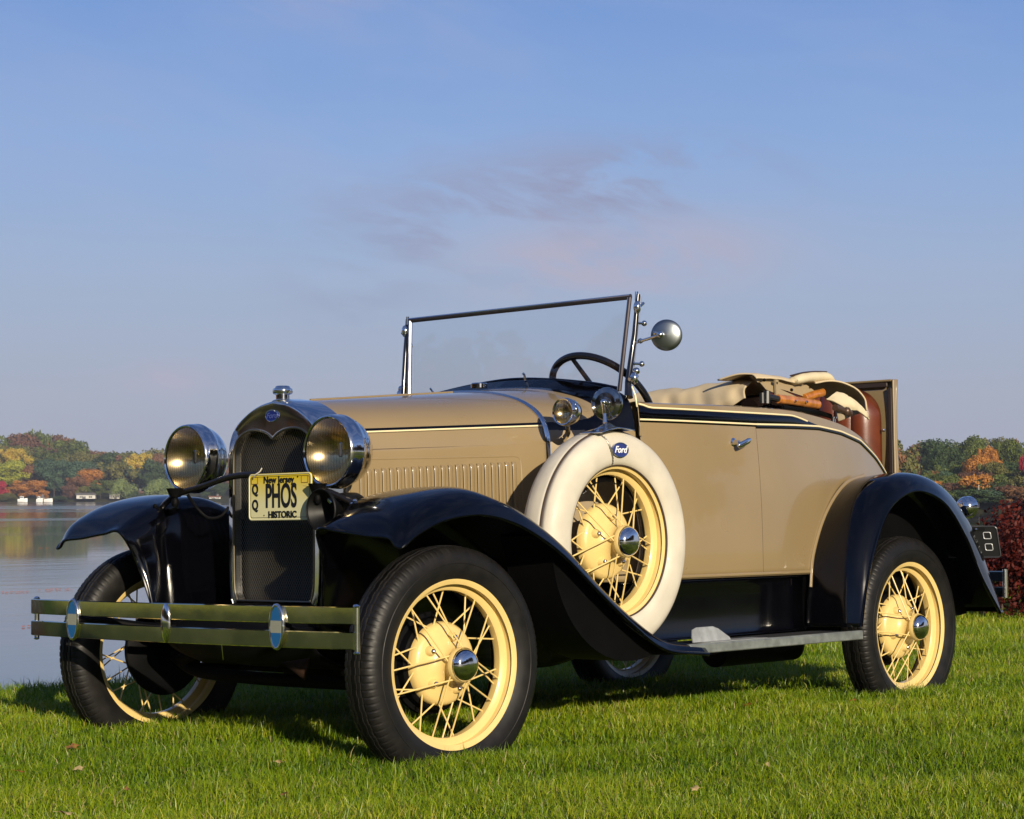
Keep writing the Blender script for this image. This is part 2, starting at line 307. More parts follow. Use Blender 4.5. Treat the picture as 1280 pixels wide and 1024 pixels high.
# ------------------------------------------------------------ foliage
def leafmat(name,c1,c2,tr=.25,vs=7,rough=.7):
    m=bpy.data.materials.new(name); m.use_nodes=True; t=m.node_tree; b=t.nodes['Principled BSDF']; b.inputs['Roughness'].default_value=rough; b.inputs['Specular IOR Level'].default_value=.25
    tc=t.nodes.new('ShaderNodeTexCoord'); n=t.nodes.new('ShaderNodeTexNoise'); n.inputs['Scale'].default_value=vs; n.inputs['Detail'].default_value=4; n.inputs['Roughness'].default_value=.7
    r=t.nodes.new('ShaderNodeValToRGB'); r.color_ramp.elements[0].position=.36; r.color_ramp.elements[1].position=.64
    r.color_ramp.elements[0].color=(*c1,1); r.color_ramp.elements[1].color=(*c2,1)
    t.links.new(tc.outputs['Object'],n.inputs['Vector']); t.links.new(n.outputs['Fac'],r.inputs['Fac']); t.links.new(r.outputs['Color'],b.inputs['Base Color'])
    tl=t.nodes.new('ShaderNodeBsdfTranslucent'); t.links.new(r.outputs['Color'],tl.inputs['Color']); mxs=t.nodes.new('ShaderNodeMixShader'); mxs.inputs[0].default_value=tr
    t.links.new(b.outputs[0],mxs.inputs[1]); t.links.new(tl.outputs[0],mxs.inputs[2]); t.links.new(mxs.outputs[0],t.nodes['Material Output'].inputs['Surface'])
    return m
LM={'green':leafmat('green_leaves',(.055,.085,.018),(.150,.180,.036)),
 'dark':leafmat('dark_green_leaves',(.030,.060,.022),(.080,.118,.036)),
 'blue':leafmat('grey_green_leaves',(0.043,0.087,0.051),(0.094,0.152,0.080)),
 'lime':leafmat('yellow_green_leaves',(0.203,0.246,0.029),(0.493,0.493,0.058)),
 'yellow':leafmat('yellow_leaves',(0.435,0.275,0.043),(0.600,0.493,0.072)),
 'orange':leafmat('orange_leaves',(0.348,0.138,0.029),(0.600,0.275,0.051)),
 'rust':leafmat('rust_brown_leaves',(0.160,0.080,0.041),(0.290,0.145,0.058)),
 'wine':leafmat('wine_brown_leaves',(0.109,0.058,0.041),(0.203,0.102,0.058)),
 'red':leafmat('red_leaves',(0.290,0.022,0.043),(0.522,0.043,0.072)),
 'willow':leafmat('pale_green_leaves',(0.145,0.203,0.065),(0.290,0.348,0.116)),
 'olive':leafmat('olive_leaves',(0.102,0.109,0.032),(0.203,0.189,0.051))}
BARK=mat('bark',(.09,.07,.055),.9,0,0,.2,.4,3,.6,8,.05)
def crown_mesh(name,seed,n=3800,shape='round',size=.042):
    """unit tree: crown ~1 wide, 1 high; top at z=1"""
    r_=np.random.default_rng(seed); lumps=[]
    if shape=='round': cfg=[(r_.normal(0,.20,2),r_.uniform(.26,.88),r_.uniform(.08,.21)) for _ in range(30)]
    elif shape=='tall': cfg=[(r_.normal(0,.10,2),z,.10+.12*math.sin(math.pi*min(1,(1-z)*1.3+.12))*r_.uniform(.8,1.3)) for z in r_.uniform(.15,.93,20)]
    else: cfg=[(r_.normal(0,.22,2),r_.uniform(.25,.72),r_.uniform(.18,.30)) for _ in range(13)]
    V=[];
    wts=np.array([c[2]**2 for c in cfg]); wts/=wts.sum(); cnt=(wts*n).astype(int)
    for (xy,z,rad),k in zip(cfg,cnt):
        d=r_.normal(size=(k,3)); d/=np.linalg.norm(d,axis=1)[:,None]; rr=rad*(r_.uniform(.45,1.12,k)**.5)[:,None]
        c=np.array([xy[0]*(1.25-.6*abs(z-.5)),xy[1],min(z,1-rad*.8*r_.uniform(.8,1.2))])+d*rr*np.array([1,1,.8 if shape!='willow' else 1.0])
        if shape=='willow': c[:,2]-=np.abs(r_.normal(0,.10,k))*(np.hypot(c[:,0],c[:,1])>.15)
        nrm=d+r_.normal(0,.45,(k,3)); nrm/=np.linalg.norm(nrm,axis=1)[:,None]
        a=np.cross(nrm,r_.normal(size=(k,3))); a/=np.linalg.norm(a,axis=1)[:,None]; b_=np.cross(nrm,a)
        s_=size*r_.uniform(.45,1.1,(k,1))
        V.append(np.stack([c-a*s_*.6,c-b_*s_*.42,c+a*s_*.6,c+b_*s_*.42],1))
    V=np.concatenate(V); V[...,2]=np.maximum(V[...,2],.04)
    me=np_mesh(name,V.reshape(-1,3),np.arange(len(V)*4),4,[LM['green']]); return me
def trunk_mesh(seed,hgt=.55):
    r_=np.random.default_rng(seed); m=MB(); m.tube([(0,0,-.02),(.005,0,.15),(.01,.005,.35),(0,.01,hgt+.15)],[.028,.022,.017,.006],8)
    for k in range(6):
        a=r_.uniform(0,6.28); z=r_.uniform(.2,.5); m.tube([(0,0,z),(.12*math.cos(a),.12*math.sin(a),z+.12),(.26*math.cos(a),.26*math.sin(a),z+.22)],[.012,.008,.003],6)
    return m.mesh('trunk',BARK)
CR={}
for i,(sh,n) in enumerate([('round',8000),('round',8000),('round',8000),('tall',6500),('tall',6500),('willow',8000)]):
    CR.setdefault(sh,[]).append(crown_mesh('crown',40+i,n,sh))
TR=[trunk_mesh(5),trunk_mesh(6)]
def tree(name,px,top,base,dist,wpx,kind,shape,label,group,rz=None):
    """place a tree so that its top/base stand at these photo heights at that distance"""
    hz=512+F_PX*math.tan(.0430)
    x,y=along(px,dist); zt=CAM.z-(top-hz)/F_PX*dist; zb=max(CAM.z-(base-hz)/F_PX*dist,WATER_Z+.3) if base else WATER_Z+1
    h=zt-zb; wd=wpx/F_PX*dist
    root=empty(name,(x,y,zb),random.uniform(0,6.28)); tag(root,label,'tree',group)
    c=link(random.choice(CR[shape]),'crown',root); c.material_slots[0].link='OBJECT'; c.material_slots[0].material=LM[kind]
    cs=1.0 if shape=='round' else (1.9 if shape=='tall' else .95)
    c.scale=(wd*cs*1.35,wd*cs*1.35,h*1.03)
    tr=link(random.choice(TR),'trunk',root); tr.scale=(h*.6,h*.6,h)
    return root
GL='trees on the far shore left of the car'; GR='trees on the far shore right of the car'
TL=[ # px, top, base, dist, width px, kind, shape, label
(10,556,612,660,44,'olive','round','olive green tree on the ridge above the golden yellow tree at the left edge'),
(42,541,612,690,58,'wine','round','bare-topped wine brown tree, the highest crown of the ridge at far left'),
(76,549,615,670,50,'green','round','broad green tree just right of the bare-topped brown ridge tree'),
(100,562,618,655,36,'olive','round','olive brown tree on the slope falling away right of the broad green ridge tree'),
(15,560,600,630,30,'yellow','round','golden yellow tree standing over the bright lime tree at the left edge'),
(14,575,612,618,36,'lime','round','bright lime and yellow tree at the left edge above the red shrub'),
(38,581,620,622,26,'rust','round','rust brown tree between the lime tree and the big grey-green tree'),
(42,571,604,640,24,'olive','round','dull olive crown peeping over the rust brown tree near the lime tree'),
(68,574,624,615,42,'blue','round','big grey-green tree behind the moored boats'),
(33,600,627,606,38,'orange','round','low orange-yellow tree spreading over the white boat at left'),
(55,612,627,604,13,'orange','round','small orange shrub-like tree behind the white boat shed'),
(1,601,627,604,14,'red','round','crimson tree at the very left edge of the shore'),
(84,606,627,605,16,'wine','round','small wine brown tree between the boats and the white lakeside house'),
(92,584,624,625,22,'dark','tall','narrow dark green conifer right of the big grey-green tree'),
(112,585,622,615,28,'orange','round','orange tree above the white lakeside house'),
(98,594,624,612,24,'rust','round','rust red tree just left of the orange tree above the white house'),
(126,600,623,603,26,'green','round','low green tree right beside the white lakeside house'),
(136,568,620,650,26,'dark','tall','tall blue-green conifer behind the house with the white gable'),
(118,568,612,670,24,'wine','round','faded brown tree on the skyline between the slope and the blue-green conifer'),
(158,568,618,645,34,'wine','round','purplish brown tree between the conifer and the golden tree by the headlamp'),
(176,566,612,640,28,'yellow','round','golden brown tree on the skyline left of the headlamp'),
(150,565,600,690,30,'olive','round','thin pale olive tree on the skyline behind the purplish brown tree'),
(196,567,612,655,28,'rust','round','reddish brown tree partly behind the far headlamp'),
(155,596,624,604,26,'willow','willow','pale green willow over the white gabled house'),
(204,596,626,603,34,'willow','willow','rounded pale green willow just left of the headlamp bar'),
(186,590,622,618,24,'dark','round','dark tree between the two pale willows'),
(226,575,622,640,34,'dark','round','dark green tree seen below the far headlamp'),
(252,570,622,640,32,'olive','round','olive tree hidden mostly by the far headlamp shell'),
(278,572,624,630,30,'wine','round','brown tree between the far headlamp and the radiator'),
(268,602,627,606,26,'dark','round','low dark bushy tree at the waterline beside the radiator'),
(104,607,627,604,12,'olive','round','tiny olive shore tree just left of the white lakeside house'),
(8,615,629,602,22,'olive','willow','low olive shore shrub below the crimson tree at the left edge'),
(76,619,629,601,18,'dark','willow','dark low shore shrub just right of the white boats'),
(172,612,629,602,20,'dark','willow','low dark shrub right of the white gabled house'),
]
for a in TL: tree('autumn_tree',a[0],a[1],a[2],a[3],a[4],a[5],a[6],a[7],GL)
TRr=[
(1128,562,640,600,30,'olive','round','olive tree touching the raised rear lid at the right'),
(1133,580,640,560,26,'orange','round','orange tree low beside the raised rear lid'),
(1150,551,640,590,36,'rust','round','dull orange tree on the skyline above the rear fender'),
(1166,552,640,575,32,'dark','tall','dark pointed tree just right of the dull orange skyline tree'),
(1180,557,645,545,40,'dark','round','dark green tree in the hollow of the skyline above the tail lamp'),
(1185,580,648,520,34,'green','round','leafy mid green tree directly above the rear fender curve'),
(1212,545,645,560,44,'green','round','tall bright green tree, highest crown on the right shore'),
(1238,546,645,570,46,'olive','round','broad yellow-green tree right of the highest crown on the right shore'),
(1237,555,620,540,24,'orange','round','small orange crown poking out of the green trees on the right'),
(1222,569,645,515,36,'orange','round','large orange tree behind the pale pole'),
(1208,590,648,500,30,'wine','round','brownish purple tree left of the pale pole'),
(1243,575,648,510,34,'olive','round','olive tree between the pale pole and the golden tree at the right edge'),
(1262,546,645,565,38,'green','round','dense green tree on the skyline near the right edge'),
(1281,547,640,580,30,'rust','round','reddish tree on the skyline cut by the right edge'),
(1283,567,600,500,16,'red','round','crimson tree cut by the right edge of the frame'),
(1272,600,650,490,34,'yellow','round','golden orange tree low at the right edge above the red bush'),
(1250,604,650,480,26,'green','round','small green tree just left of the golden orange tree at the right edge'),
(1195,610,650,490,30,'dark','round','dark shrub-like tree above the chrome tail lamp'),
(1230,615,650,485,28,'dark','round','dark tree standing at the foot of the pale pole'),
(1160,600,650,500,34,'dark','round','dark blue-green tree just over the top of the rear fender'),
(1265,575,640,530,30,'dark','round','dark green tree behind the golden orange tree near the right edge'),
(1300,570,650,510,40,'green','round','green tree just beyond the right edge of the frame'),
]
for a in TRr: tree('autumn_tree',a[0],a[1],None,215+(a[3]-480)*.95,a[4],a[5],a[6],a[7],GR)
# the woods that the car hides and the woods behind the camera: one mass each
def woods(name,items,mats):
    V=[];MI=[]
    base=[np.array([v.co[:] for v in m.vertices]).reshape(-1,4,3)[::3] for m in CR['round']]
    for k,(x,y,z,wd,h,mi) in enumerate(items):
        b=base[k%3]; a=random.uniform(0,6.28); R_=np.array([[math.cos(a),-math.sin(a),0],[math.sin(a),math.cos(a),0],[0,0,1]])
        q=b.copy(); cen=q.mean(1,keepdims=True); q=cen+(q-cen)*1.7; q=(q@R_.T)*np.array([wd,wd,h])+np.array([x,y,z]); V.append(q); MI+=[mi]*len(q)
    V=np.concatenate(V); me=np_mesh(name,V.reshape(-1,3),np.arange(len(V)*4),4,mats,MI); return tag(link(me,name),'mixed autumn woods along the shore behind the car' ,'woods',kind='stuff')
kk=list(LM); it=[]
for px in list(range(300,1120,26))+list(range(-700,-20,32))+list(range(1330,2000,32)):
    for d in(14,52):
        x,y=along(px+random.uniform(-8,8),sh0(px)+d); f_=sh0(px)/598; it.append((x,y,WATER_Z+.8,random.uniform(9,14)*f_**.5,random.uniform(10,15)*(1 if d<40 else 1.1)*f_**.6,random.choice([0,0,1,1,2,5,6,7,10])))
woods('far_woods',it,[LM[k] for k in kk])
it=[]
for k in range(46):
    a=math.atan2(SUN.x,SUN.y)+math.radians(12+k*3.9 if k<30 else -14-(k-30)*4)
    d=random.uniform(60,78); it.append((math.sin(a)*d,math.cos(a)*d,-.5,random.uniform(10,15),random.uniform(15,21),random.choice([1,2,5,6,6,7,7,10])))
o=woods('woods_behind_viewer',it,[LM[k] for k in kk]); o['label']='autumn woods across the lawn behind the viewer, mirrored in the chrome'

it=[]
for k in range(44):
    a=math.radians(-100+k*2.6); d=random.uniform(95,125); it.append((math.sin(a)*d,math.cos(a)*d,-1.2,random.uniform(11,16),random.uniform(13,19),random.choice([5,6,6,7,7,5,10])))
o=woods('woods_left_of_lake',it,[LM[k] for k in kk]); o['label']='brown autumn woods on the near side of the lake left of the view, mirrored in the radiator'
it=[]
for px in range(-60,300,15):
    x,y=along(px+random.uniform(-6,6),700+random.uniform(0,30)); t_=px/300; hp_=.5*(1-math.cos(min(1,max(0,(px+60)/110))*math.pi)) if px<50 else 1-min(1,(px-50)/75)
    it.append((x,y,WATER_Z+3,random.uniform(10,15),16+6.5*hp_+random.uniform(-1.5,1),random.choice([0,0,1,7,10,10,6])))
for px in range(-60,300,11):
    x,y=along(px+random.uniform(-6,6),640+random.uniform(-18,18)); it.append((x,y,WATER_Z+2,random.uniform(8,12),random.uniform(9,13),random.choice([0,1,1,7,10,2])))
for px in range(1110,1330,7):
    for d,h_ in((206,1.7),(212,2.6),(226,3.2),(262,3.8)):
        x,y=along(px+random.uniform(-6,6),d+random.uniform(-4,4)); it.append((x,y,WATER_Z+.7,random.uniform(2.2,4),h_*random.uniform(.7,1.3),random.choice([0,0,1,1,2,7,5,6,10,10,9])))
o=woods('mixed_undergrowth',it,[LM[k] for k in kk]); o['label']='dense mixed green and brown woods filling in between the single trees of the shore'
# houses, boats, pole on the far shore
WALLW=mat('white_clapboard',(.55,.53,.48),.7,0,0,.3,.1,2); ROOFM=mat('grey_shingle',(.16,.15,.15),.9,0,0,.2,.3,3); WIN=mat('window_glass_dark',(.02,.025,.03),.1,0,.5); HULL=mat('white_hull',(.75,.75,.72),.3,0,.4)
REDR=mat('brick_red_roof',(.26,.12,.08),.85,0,0,.2,.3,3)
HZ=512+F_PX*math.tan(.0430)
def house(px0,px1,ytop,dist,label,rz,roofm,wings=True):
    s_=dist/F_PX; wd=(px1-px0)*s_; zb=WATER_Z+1.0; zt=CAM.z-(ytop-HZ)*s_; h=zt-zb; x,y=along((px0+px1)/2,dist)
    r0=empty('lakeside_house',(x,y,zb),-CAR_CAM['yaw']+rz); tag(r0,label,'house')
    dp=wd*.55; wh=h*.62
    MB().box((0,0,wh/2),(wd,dp,wh)).build('wall',WALLW,r0,smooth=0)
    ov=.3; m=MB(); m.prism([(-dp/2-ov,wh),(dp/2+ov,wh),(dp/2+ov,wh+.12),(0,h),(-dp/2-ov,wh+.12)],(-wd/2-ov,0,0),(0,1,0),(0,0,1),(1,0,0),wd+2*ov); rf=m.build('roof',roofm,r0,smooth=0)
    MB().box((wd*.25,.3,h+.1),(.7,.7,1.2)).build('chimney',ROOFM,rf,smooth=0)
    k=max(2,int(wd/2.2))
    for i in range(k):
        xx=-wd/2+wd*(i+.5)/k; o=MB().box((xx,-dp/2-.02,wh*.5),(.9,.08,wh*.45)).build('window',WIN,r0,smooth=0)
        MB().box((xx,-dp/2-.07,wh*.5),(.08,.06,wh*.45)).box((xx,-dp/2-.07,wh*.5),(.9,.06,.07)).build('window_frame',WALLW,o,smooth=0)
    MB().box((-wd*.1,-dp/2-.03,wh*.32),(1,.09,wh*.6)).build('door',ROOFM,r0,smooth=0)
    return r0
house(97,120,616,603,'long white lakeside house with grey roof under the green tree',.1,ROOFM)
house(138,149,614,604,'white gabled house below the first pale willow',.9,ROOFM)
house(165,179,614,604,'white house with reddish roof left of the rounded willow',-.2,REDR)
house(47,56,621,603,'little white boat shed beside the moored white boats',.2,ROOFM)
house(262,276,620,603,'small white house seen between the far headlamp and the radiator',.15,REDR)
def boat(px,wpx,dist,label,cab):
    s_=dist/F_PX; Lh=wpx*s_; x,y=along(px,dist); r0=empty('moored_boat',(x,y,WATER_Z),-CAR_CAM['yaw']); tag(r0,label,'boat','boats moored along the far shore')
    G=[]
    for u in np.linspace(0,1,9):
        wv=Lh*.17*(1-u**3); G.append([(-Lh/2+Lh*u,-wv,.9+.25*u),(-Lh/2+Lh*u,-wv*.8,.2),(-Lh/2+Lh*u*.94,0,-.2),(-Lh/2+Lh*u,wv*.8,.2),(-Lh/2+Lh*u,wv,.9+.25*u),(-Lh/2+Lh*u,0,.95+.25*u)])
    MB().grid(np.array(G),closed=True).build('hull',HULL,r0)
    if cab: c=MB().box((-Lh*.1,0,1.35),(Lh*.4,Lh*.2,.8),bev=.1).build('cabin',HULL,r0); MB().box((-Lh*.1,-Lh*.1-.02,1.45),(Lh*.3,.05,.3)).build('window',WIN,c)
    else: MB().box((-Lh*.05,0,1.2),(Lh*.25,Lh*.2,.25),bev=.05).build('cover',ROOFM,r0)
boat(29,12,598,'white cabin cruiser moored at far left under the orange-yellow tree',True)
boat(61,11,598,'white open boat moored just right of the boat shed',False)
boat(50,8,597,'small white launch moored in front of the boat shed',True)
x,y=along(1223,204.5); o=MB().tube([(0,0,0),(.02,0,1),(0,0,2.2)],[.06,.05,.035],8).sphere((0,0,2.22),.06).build('pale_pole',mat('pale_wood_pole',(.5,.46,.4),.8)); o.location=(x,y,WATER_Z+.5); tag(o,'thin pale upright pole in front of the dark trees on the right shore','pole')

# red maple bush
BUSHM=leafmat('dark_red_leaves',(.045,.008,.007),(.17,.024,.014),.3,3.2,.55)
def bush():
    r_=np.random.default_rng(3); C=toW([[9.16,1.97,.07]])[0]; k=90000
    lumps=[((r_.uniform(-.52,2.6)),r_.uniform(-.5,.9),r_.uniform(.18,.66),r_.uniform(.22,.40)) for _ in range(60)]
    per=k//len(lumps); V=[]
    for lx,ly,lz,rad in lumps:
        lz=min(lz,.90-rad*.75)
        d=r_.normal(size=(per,3)); d/=np.linalg.norm(d,axis=1)[:,None]; c=np.array([lx,ly,lz])+d*rad*(r_.uniform(.3,1.1,per)**.5)[:,None]*np.array([1,1,.8])
        keep=c[:,2]>.02; c=c[keep]; d=d[keep]; n_=d+r_.normal(0,.6,c.shape); n_/=np.linalg.norm(n_,axis=1)[:,None]
        a=np.cross(n_,r_.normal(size=c.shape)); a/=np.linalg.norm(a,axis=1)[:,None]; b_=np.cross(n_,a); s_=.019*r_.uniform(.5,1.2,(len(c),1))
        V.append(np.stack([c-a*s_,c-b_*s_*.55,c+a*s_,c+b_*s_*.55],1))
    V=np.concatenate(V); V[...,2]*=1.08
    dirx=Vector((math.cos(CAR_CAM['yaw']),-math.sin(CAR_CAM['yaw']),0)); diry=Vector((math.sin(CAR_CAM['yaw']),math.cos(CAR_CAM['yaw']),0))
    P=V.reshape(-1,3); Wp=P[:,:1]*np.array(dirx)+P[:,1:2]*np.array(diry)+P[:,2:]*np.array([0,0,1])
    root=empty('red_maple_bush',tuple(C)); tag(root,'dense dark red low maple bush on the lawn behind the rear fender','bush')
    link(np_mesh('foliage',Wp,np.arange(len(Wp)),4,[BUSHM]),'foliage',root)
    m=MB()
    for i in range(40):
        lx,ly=r_.uniform(-.8,2.4),r_.uniform(-.3,.6); b0=np.array(dirx)*(lx*.7)+np.array(diry)*(ly*.5); e=np.array(dirx)*lx+np.array(diry)*ly+np.array([0,0,.6]); m.tube([b0,(b0+e)/2+[.05,0,.02],e],[.016,.011,.004],6)
    m.build('stem',BARK,root)
bush()

# ------------------------------------------------------------ grass
gm=bpy.data.materials.new('grass_blades'); gm.use_nodes=True; t=gm.node_tree; b=t.nodes['Principled BSDF']; b.inputs['Roughness'].default_value=.42; b.inputs['Specular IOR Level'].default_value=.35
at=t.nodes.new('ShaderNodeAttribute'); at.attribute_name='tint'; r=t.nodes.new('ShaderNodeValToRGB'); e=r.color_ramp.elements
e[0].position=0; e[0].color=(.042,.105,.004,1); e[1].position=1; e[1].color=(.42,.36,.17,1)
for p_,c_ in((.35,(.145,.245,.005)),(.7,(.29,.36,.009)),(.88,(.46,.43,.05)),(.94,(.40,.34,.12))): q=e.new(p_); q.color=(*c_,1)
tl=t.nodes.new('ShaderNodeBsdfTranslucent'); ms=t.nodes.new('ShaderNodeMixShader'); ms.inputs[0].default_value=.32
Lk=t.links.new; Lk(at.outputs['Fac'],r.inputs['Fac']); Lk(r.outputs['Color'],b.inputs['Base Color']); Lk(r.outputs['Color'],tl.inputs['Color'])
Lk(b.outputs[0],ms.inputs[1]); Lk(tl.outputs[0],ms.inputs[2]); Lk(ms.outputs[0],t.nodes['Material Output'].inputs['Surface'])
def grass():
    C=np.array(CAR_CAM['loc'][:2]); yaw=CAR_CAM['yaw']; Vs=[];Ts=[]
    bands=[(4.6,6.2,19000),(6.2,8.2,12500),(8.2,11,7000),(11,15,3600),(15,26,1100)]
    fwd=np.array([math.sin(yaw),math.cos(yaw)]); rt=np.array([math.cos(yaw),-math.sin(yaw)])
    for d0,d1,den in bands:
        hw=.62*d1+1.2; A=(d1-d0)*2*hw; n=int(A*den); d=rng.uniform(d0,d1,n); s=rng.uniform(-hw,hw,n); k=(np.abs(s)<.285*d+.45)|((rng.uniform(0,1,n)<.22)&(np.abs(s)<.6*d+1.2)); d=d[k]; s=s[k]
        P=C+d[:,None]*fwd+s[:,None]*rt; k=(P[:,1]<shore(P[:,0])+.35)&(P[:,0]<34); kk_=k; P=P[k]; n=len(P); d=d[k]
        # clumpy lean and length
        fx=np.sin(P[:,0]*7.3+np.sin(P[:,1]*5.1)*2)+np.sin(P[:,1]*9.7+P[:,0]*3.3); fy=np.sin(P[:,0]*2.1+P[:,1]*1.7)
        h=np.clip(rng.normal(.035,.011,n)+.008*fx,.015,.085)*(1+.15*(d>10)); edge=(P[:,1]>shore(P[:,0])-.25); h=np.where(edge,h*rng.uniform(1,1.6,n),h)
        wd=rng.uniform(.0008,.0018,n)*(1+.7*np.clip((d-6)/8,0,2))*np.where(np.abs(s[kk_])<.285*d+.45,1,1.9); a=rng.uniform(0,2*np.pi,n)+.0; lean=np.abs(rng.normal(0,.75,n))+.15
        la=rng.uniform(0,2*np.pi,n); z0=lawn_z(P[:,0],P[:,1])-.004
        side=np.stack([np.cos(a+1.57),np.sin(a+1.57),np.zeros(n)],1)*wd[:,None]; ld=np.stack([np.cos(la),np.sin(la),np.zeros(n)],1)
        B=np.column_stack([P,z0]); up=np.array([0,0,1.])
        Mid=B+up*(h*.6)[:,None]+ld*(h*lean*.28)[:,None]; Tip=B+up*(h*np.clip(1.05-lean*.25,.4,1))[:,None]+ld*(h*lean*.85)[:,None]
        Vs.append(np.stack([B-side,B+side,Mid+side*.8,Mid-side*.8,Tip],1))
        tt=np.clip(.42+.05*fx+.10*fy+rng.normal(0,.19,n)+.10*np.clip((d-8)/6,0,1.3),0,.9); straw=rng.uniform(0,1,n)<.035; tt=np.where(straw,rng.uniform(.93,1,n),tt); Ts.append(tt)
    V=np.concatenate(Vs); T=np.concatenate(Ts); n=len(V); V=toW(V.reshape(-1,3)); base=(np.arange(n)*5)[:,None]
    # two triangles + tip triangle
    Fi=(base+np.array([[0,1,2,0,2,3,3,2,4]])).ravel()
    me=np_mesh('lawn_grass',V,Fi,3,[gm]); at=me.attributes.new('tint','FLOAT','POINT'); at.data.foreach_set('value',np.repeat(T,5).astype(np.float32))
    o=link(me,'lawn_grass'); tag(o,'short sunlit green lawn grass around the car','grass',kind='stuff'); print('blades',n)
grass()
# fallen leaves, each a thing
LEAFB=[mat('fallen_leaf_'+a,c,.7,0,0,.3,.3,40) for a,c in(('brown',(.28,.13,.04)),('tan',(.45,.33,.16)),('red',(.35,.09,.03)))]
def leaf_mesh(mm,seed):
    r_=np.random.default_rng(seed); n=14; P=[]
    for i in range(n):
        a=2*math.pi*i/n; rr=.026*(1.0 if i%2==0 else .62)*r_.uniform(.8,1.15); P.append((rr*math.cos(a)*1.2,rr*math.sin(a)*.8,.006*math.sin(2*a)+.004*math.cos(a)))
    m=MB(); m.add([(0,0,.003)]+P,[(0,1+i,1+(i+1)%n) for i in range(n)]); m.tube([(.03,0,.002),(.05,.004,.004)],.0008,5); return m.mesh('fallen_leaf',mm)
LV=[leaf_mesh(LEAFB[k],k) for k in range(3)]
from itertools import cycle
def pix_ground(px,py,z=.078):
    Rm=CC.to_3x3(); d=Rm@Vector(((px-640)/F_PX,-(py-512)/F_PX,-1)); c=CC.translation; k=(z-c.z)/d.z; return c+d*k
for i,(px,py,k,sz,lab) in enumerate([(961,957,1,1.0,'pale tan curled leaf standing in the grass right of centre'),(935,880,2,1.3,'red-brown leaf at the edge of the car shadow under the running board'),(90,934,0,1.6,'long brown leaf cluster on the grass left of the front wheel'),(160,986,0,.8,'small orange-brown leaf on the grass at the lower left'),(25,964,2,.9,'reddish leaf near the left edge of the lawn'),(98,961,1,1.0,'pale leaf on the grass below the far front wheel'),(1000,953,1,.8,'small grey-tan leaf right of the pale curled leaf'),(1065,875,2,.8,'reddish leaf against the rear tyre'),(355,992,0,.8,'dark orange leaf on the grass below the near front wheel'),(350,952,1,.7,'tan leaf beside the shadow left of the near front wheel'),(82,1016,1,1.0,'tan leaf at the bottom left edge'),(868,985,1,.8,'buff leaf at the bottom right of centre')]):
    p_=pix_ground(px,py,.112); o=link(LV[k],'fallen_leaf'); o.matrix_world=M@Matrix.Translation(p_)@Matrix.Rotation(random.uniform(0,6),4,'Z')@Matrix.Rotation(random.uniform(.2,.9),4,'X')@Matrix.Scale(sz*.62,4)
    tag(o,lab,'leaf','leaves fallen on the lawn')
FL=mat('floating_leaf',(.32,.10,.06),.7)
for i,(px,py,sz,lab) in enumerate([(15,740,3.2,'reddish leaf raft floating left of the bumper'),(72,737,3.6,'longer reddish leaf raft floating just above the bumper end'),(31,783,1.2,'single red leaf floating below the left bumper end'),(52,685,2.5,'dark leaf raft floating below the fender tip')]):
    Rm=cam.matrix_world.to_3x3(); d=Rm@Vector(((px-640)/F_PX,-(py-512)/F_PX,-1)); k=(WATER_Z+.01-CAM.z)/d.z; p_=CAM+d*k
    m=MB()
    for j in range(int(5*sz)):
        a,b_=random.gauss(0,.05*sz),random.gauss(0,.05*sz); m.box((a,b_,.004),(.035,.028,.004),bev=0)
    o=m.build('floating_leaves',FL,smooth=0); o.location=p_; o.rotation_euler=(0,0,-CAR_CAM['yaw']); tag(o,lab,'leaves','leaves floating on the lake')

# ============================================================ THE CAR
car=empty('vintage_roadster'); car.matrix_world=M; tag(car,'tan and black 1930s open roadster with cream wire wheels parked on the lawn','car')
# ---- wheels
RR=.26
def tyre_mb():
    m=MB(); nseg=832; prof=[(.243,-.046),(.258,-.053),(.275,-.062),(.297,-.067),(.320,-.066),(.337,-.061),(.3475,-.054)]
    tread=[(.352,-.049),(.356,-.043),(.3575,-.034),(.3575,-.031),(.350,-.0295),(.350,-.0265),(.3590,-.025),(.3595,-.014),(.3515,-.0125),(.3515,-.0095),(.3605,-.008),(.3605,.008)]
    full=prof+tread+[(r_,-h) for r_,h in reversed(tread)][0:]+[(r_,-h) for r_,h in reversed(prof)]
    G=[]
    for k,(r_,h) in enumerate(full):
        row=[]
        for j in range(nseg):
            a=2*math.pi*j/nseg; rr=r_; hh=h; ah=abs(h)
            if r_>.349 and ah<.028: hh=h+.0018*(1 if (j//8)%2 else -1)*(1-.0*ah)      # zigzag ribs
            if .346<r_<.3577 and ah>.033 and (j%8<2): rr=r_-.0022                       # shoulder notches
            row.append((rr*math.cos(a),-hh,rr*math.sin(a)))
        G.append(row)
    m.grid(np.array(G),closed=True); 
    m.tube([(.306*math.cos(a),-.0668,.306*math.sin(a)) for a in np.linspace(0,2*np.pi,96,endpoint=False)],.0016,6,closed=True,up=(0,1,0))
    return m.mesh('tyre',RUBBER,32)
TYRE=tyre_mb()
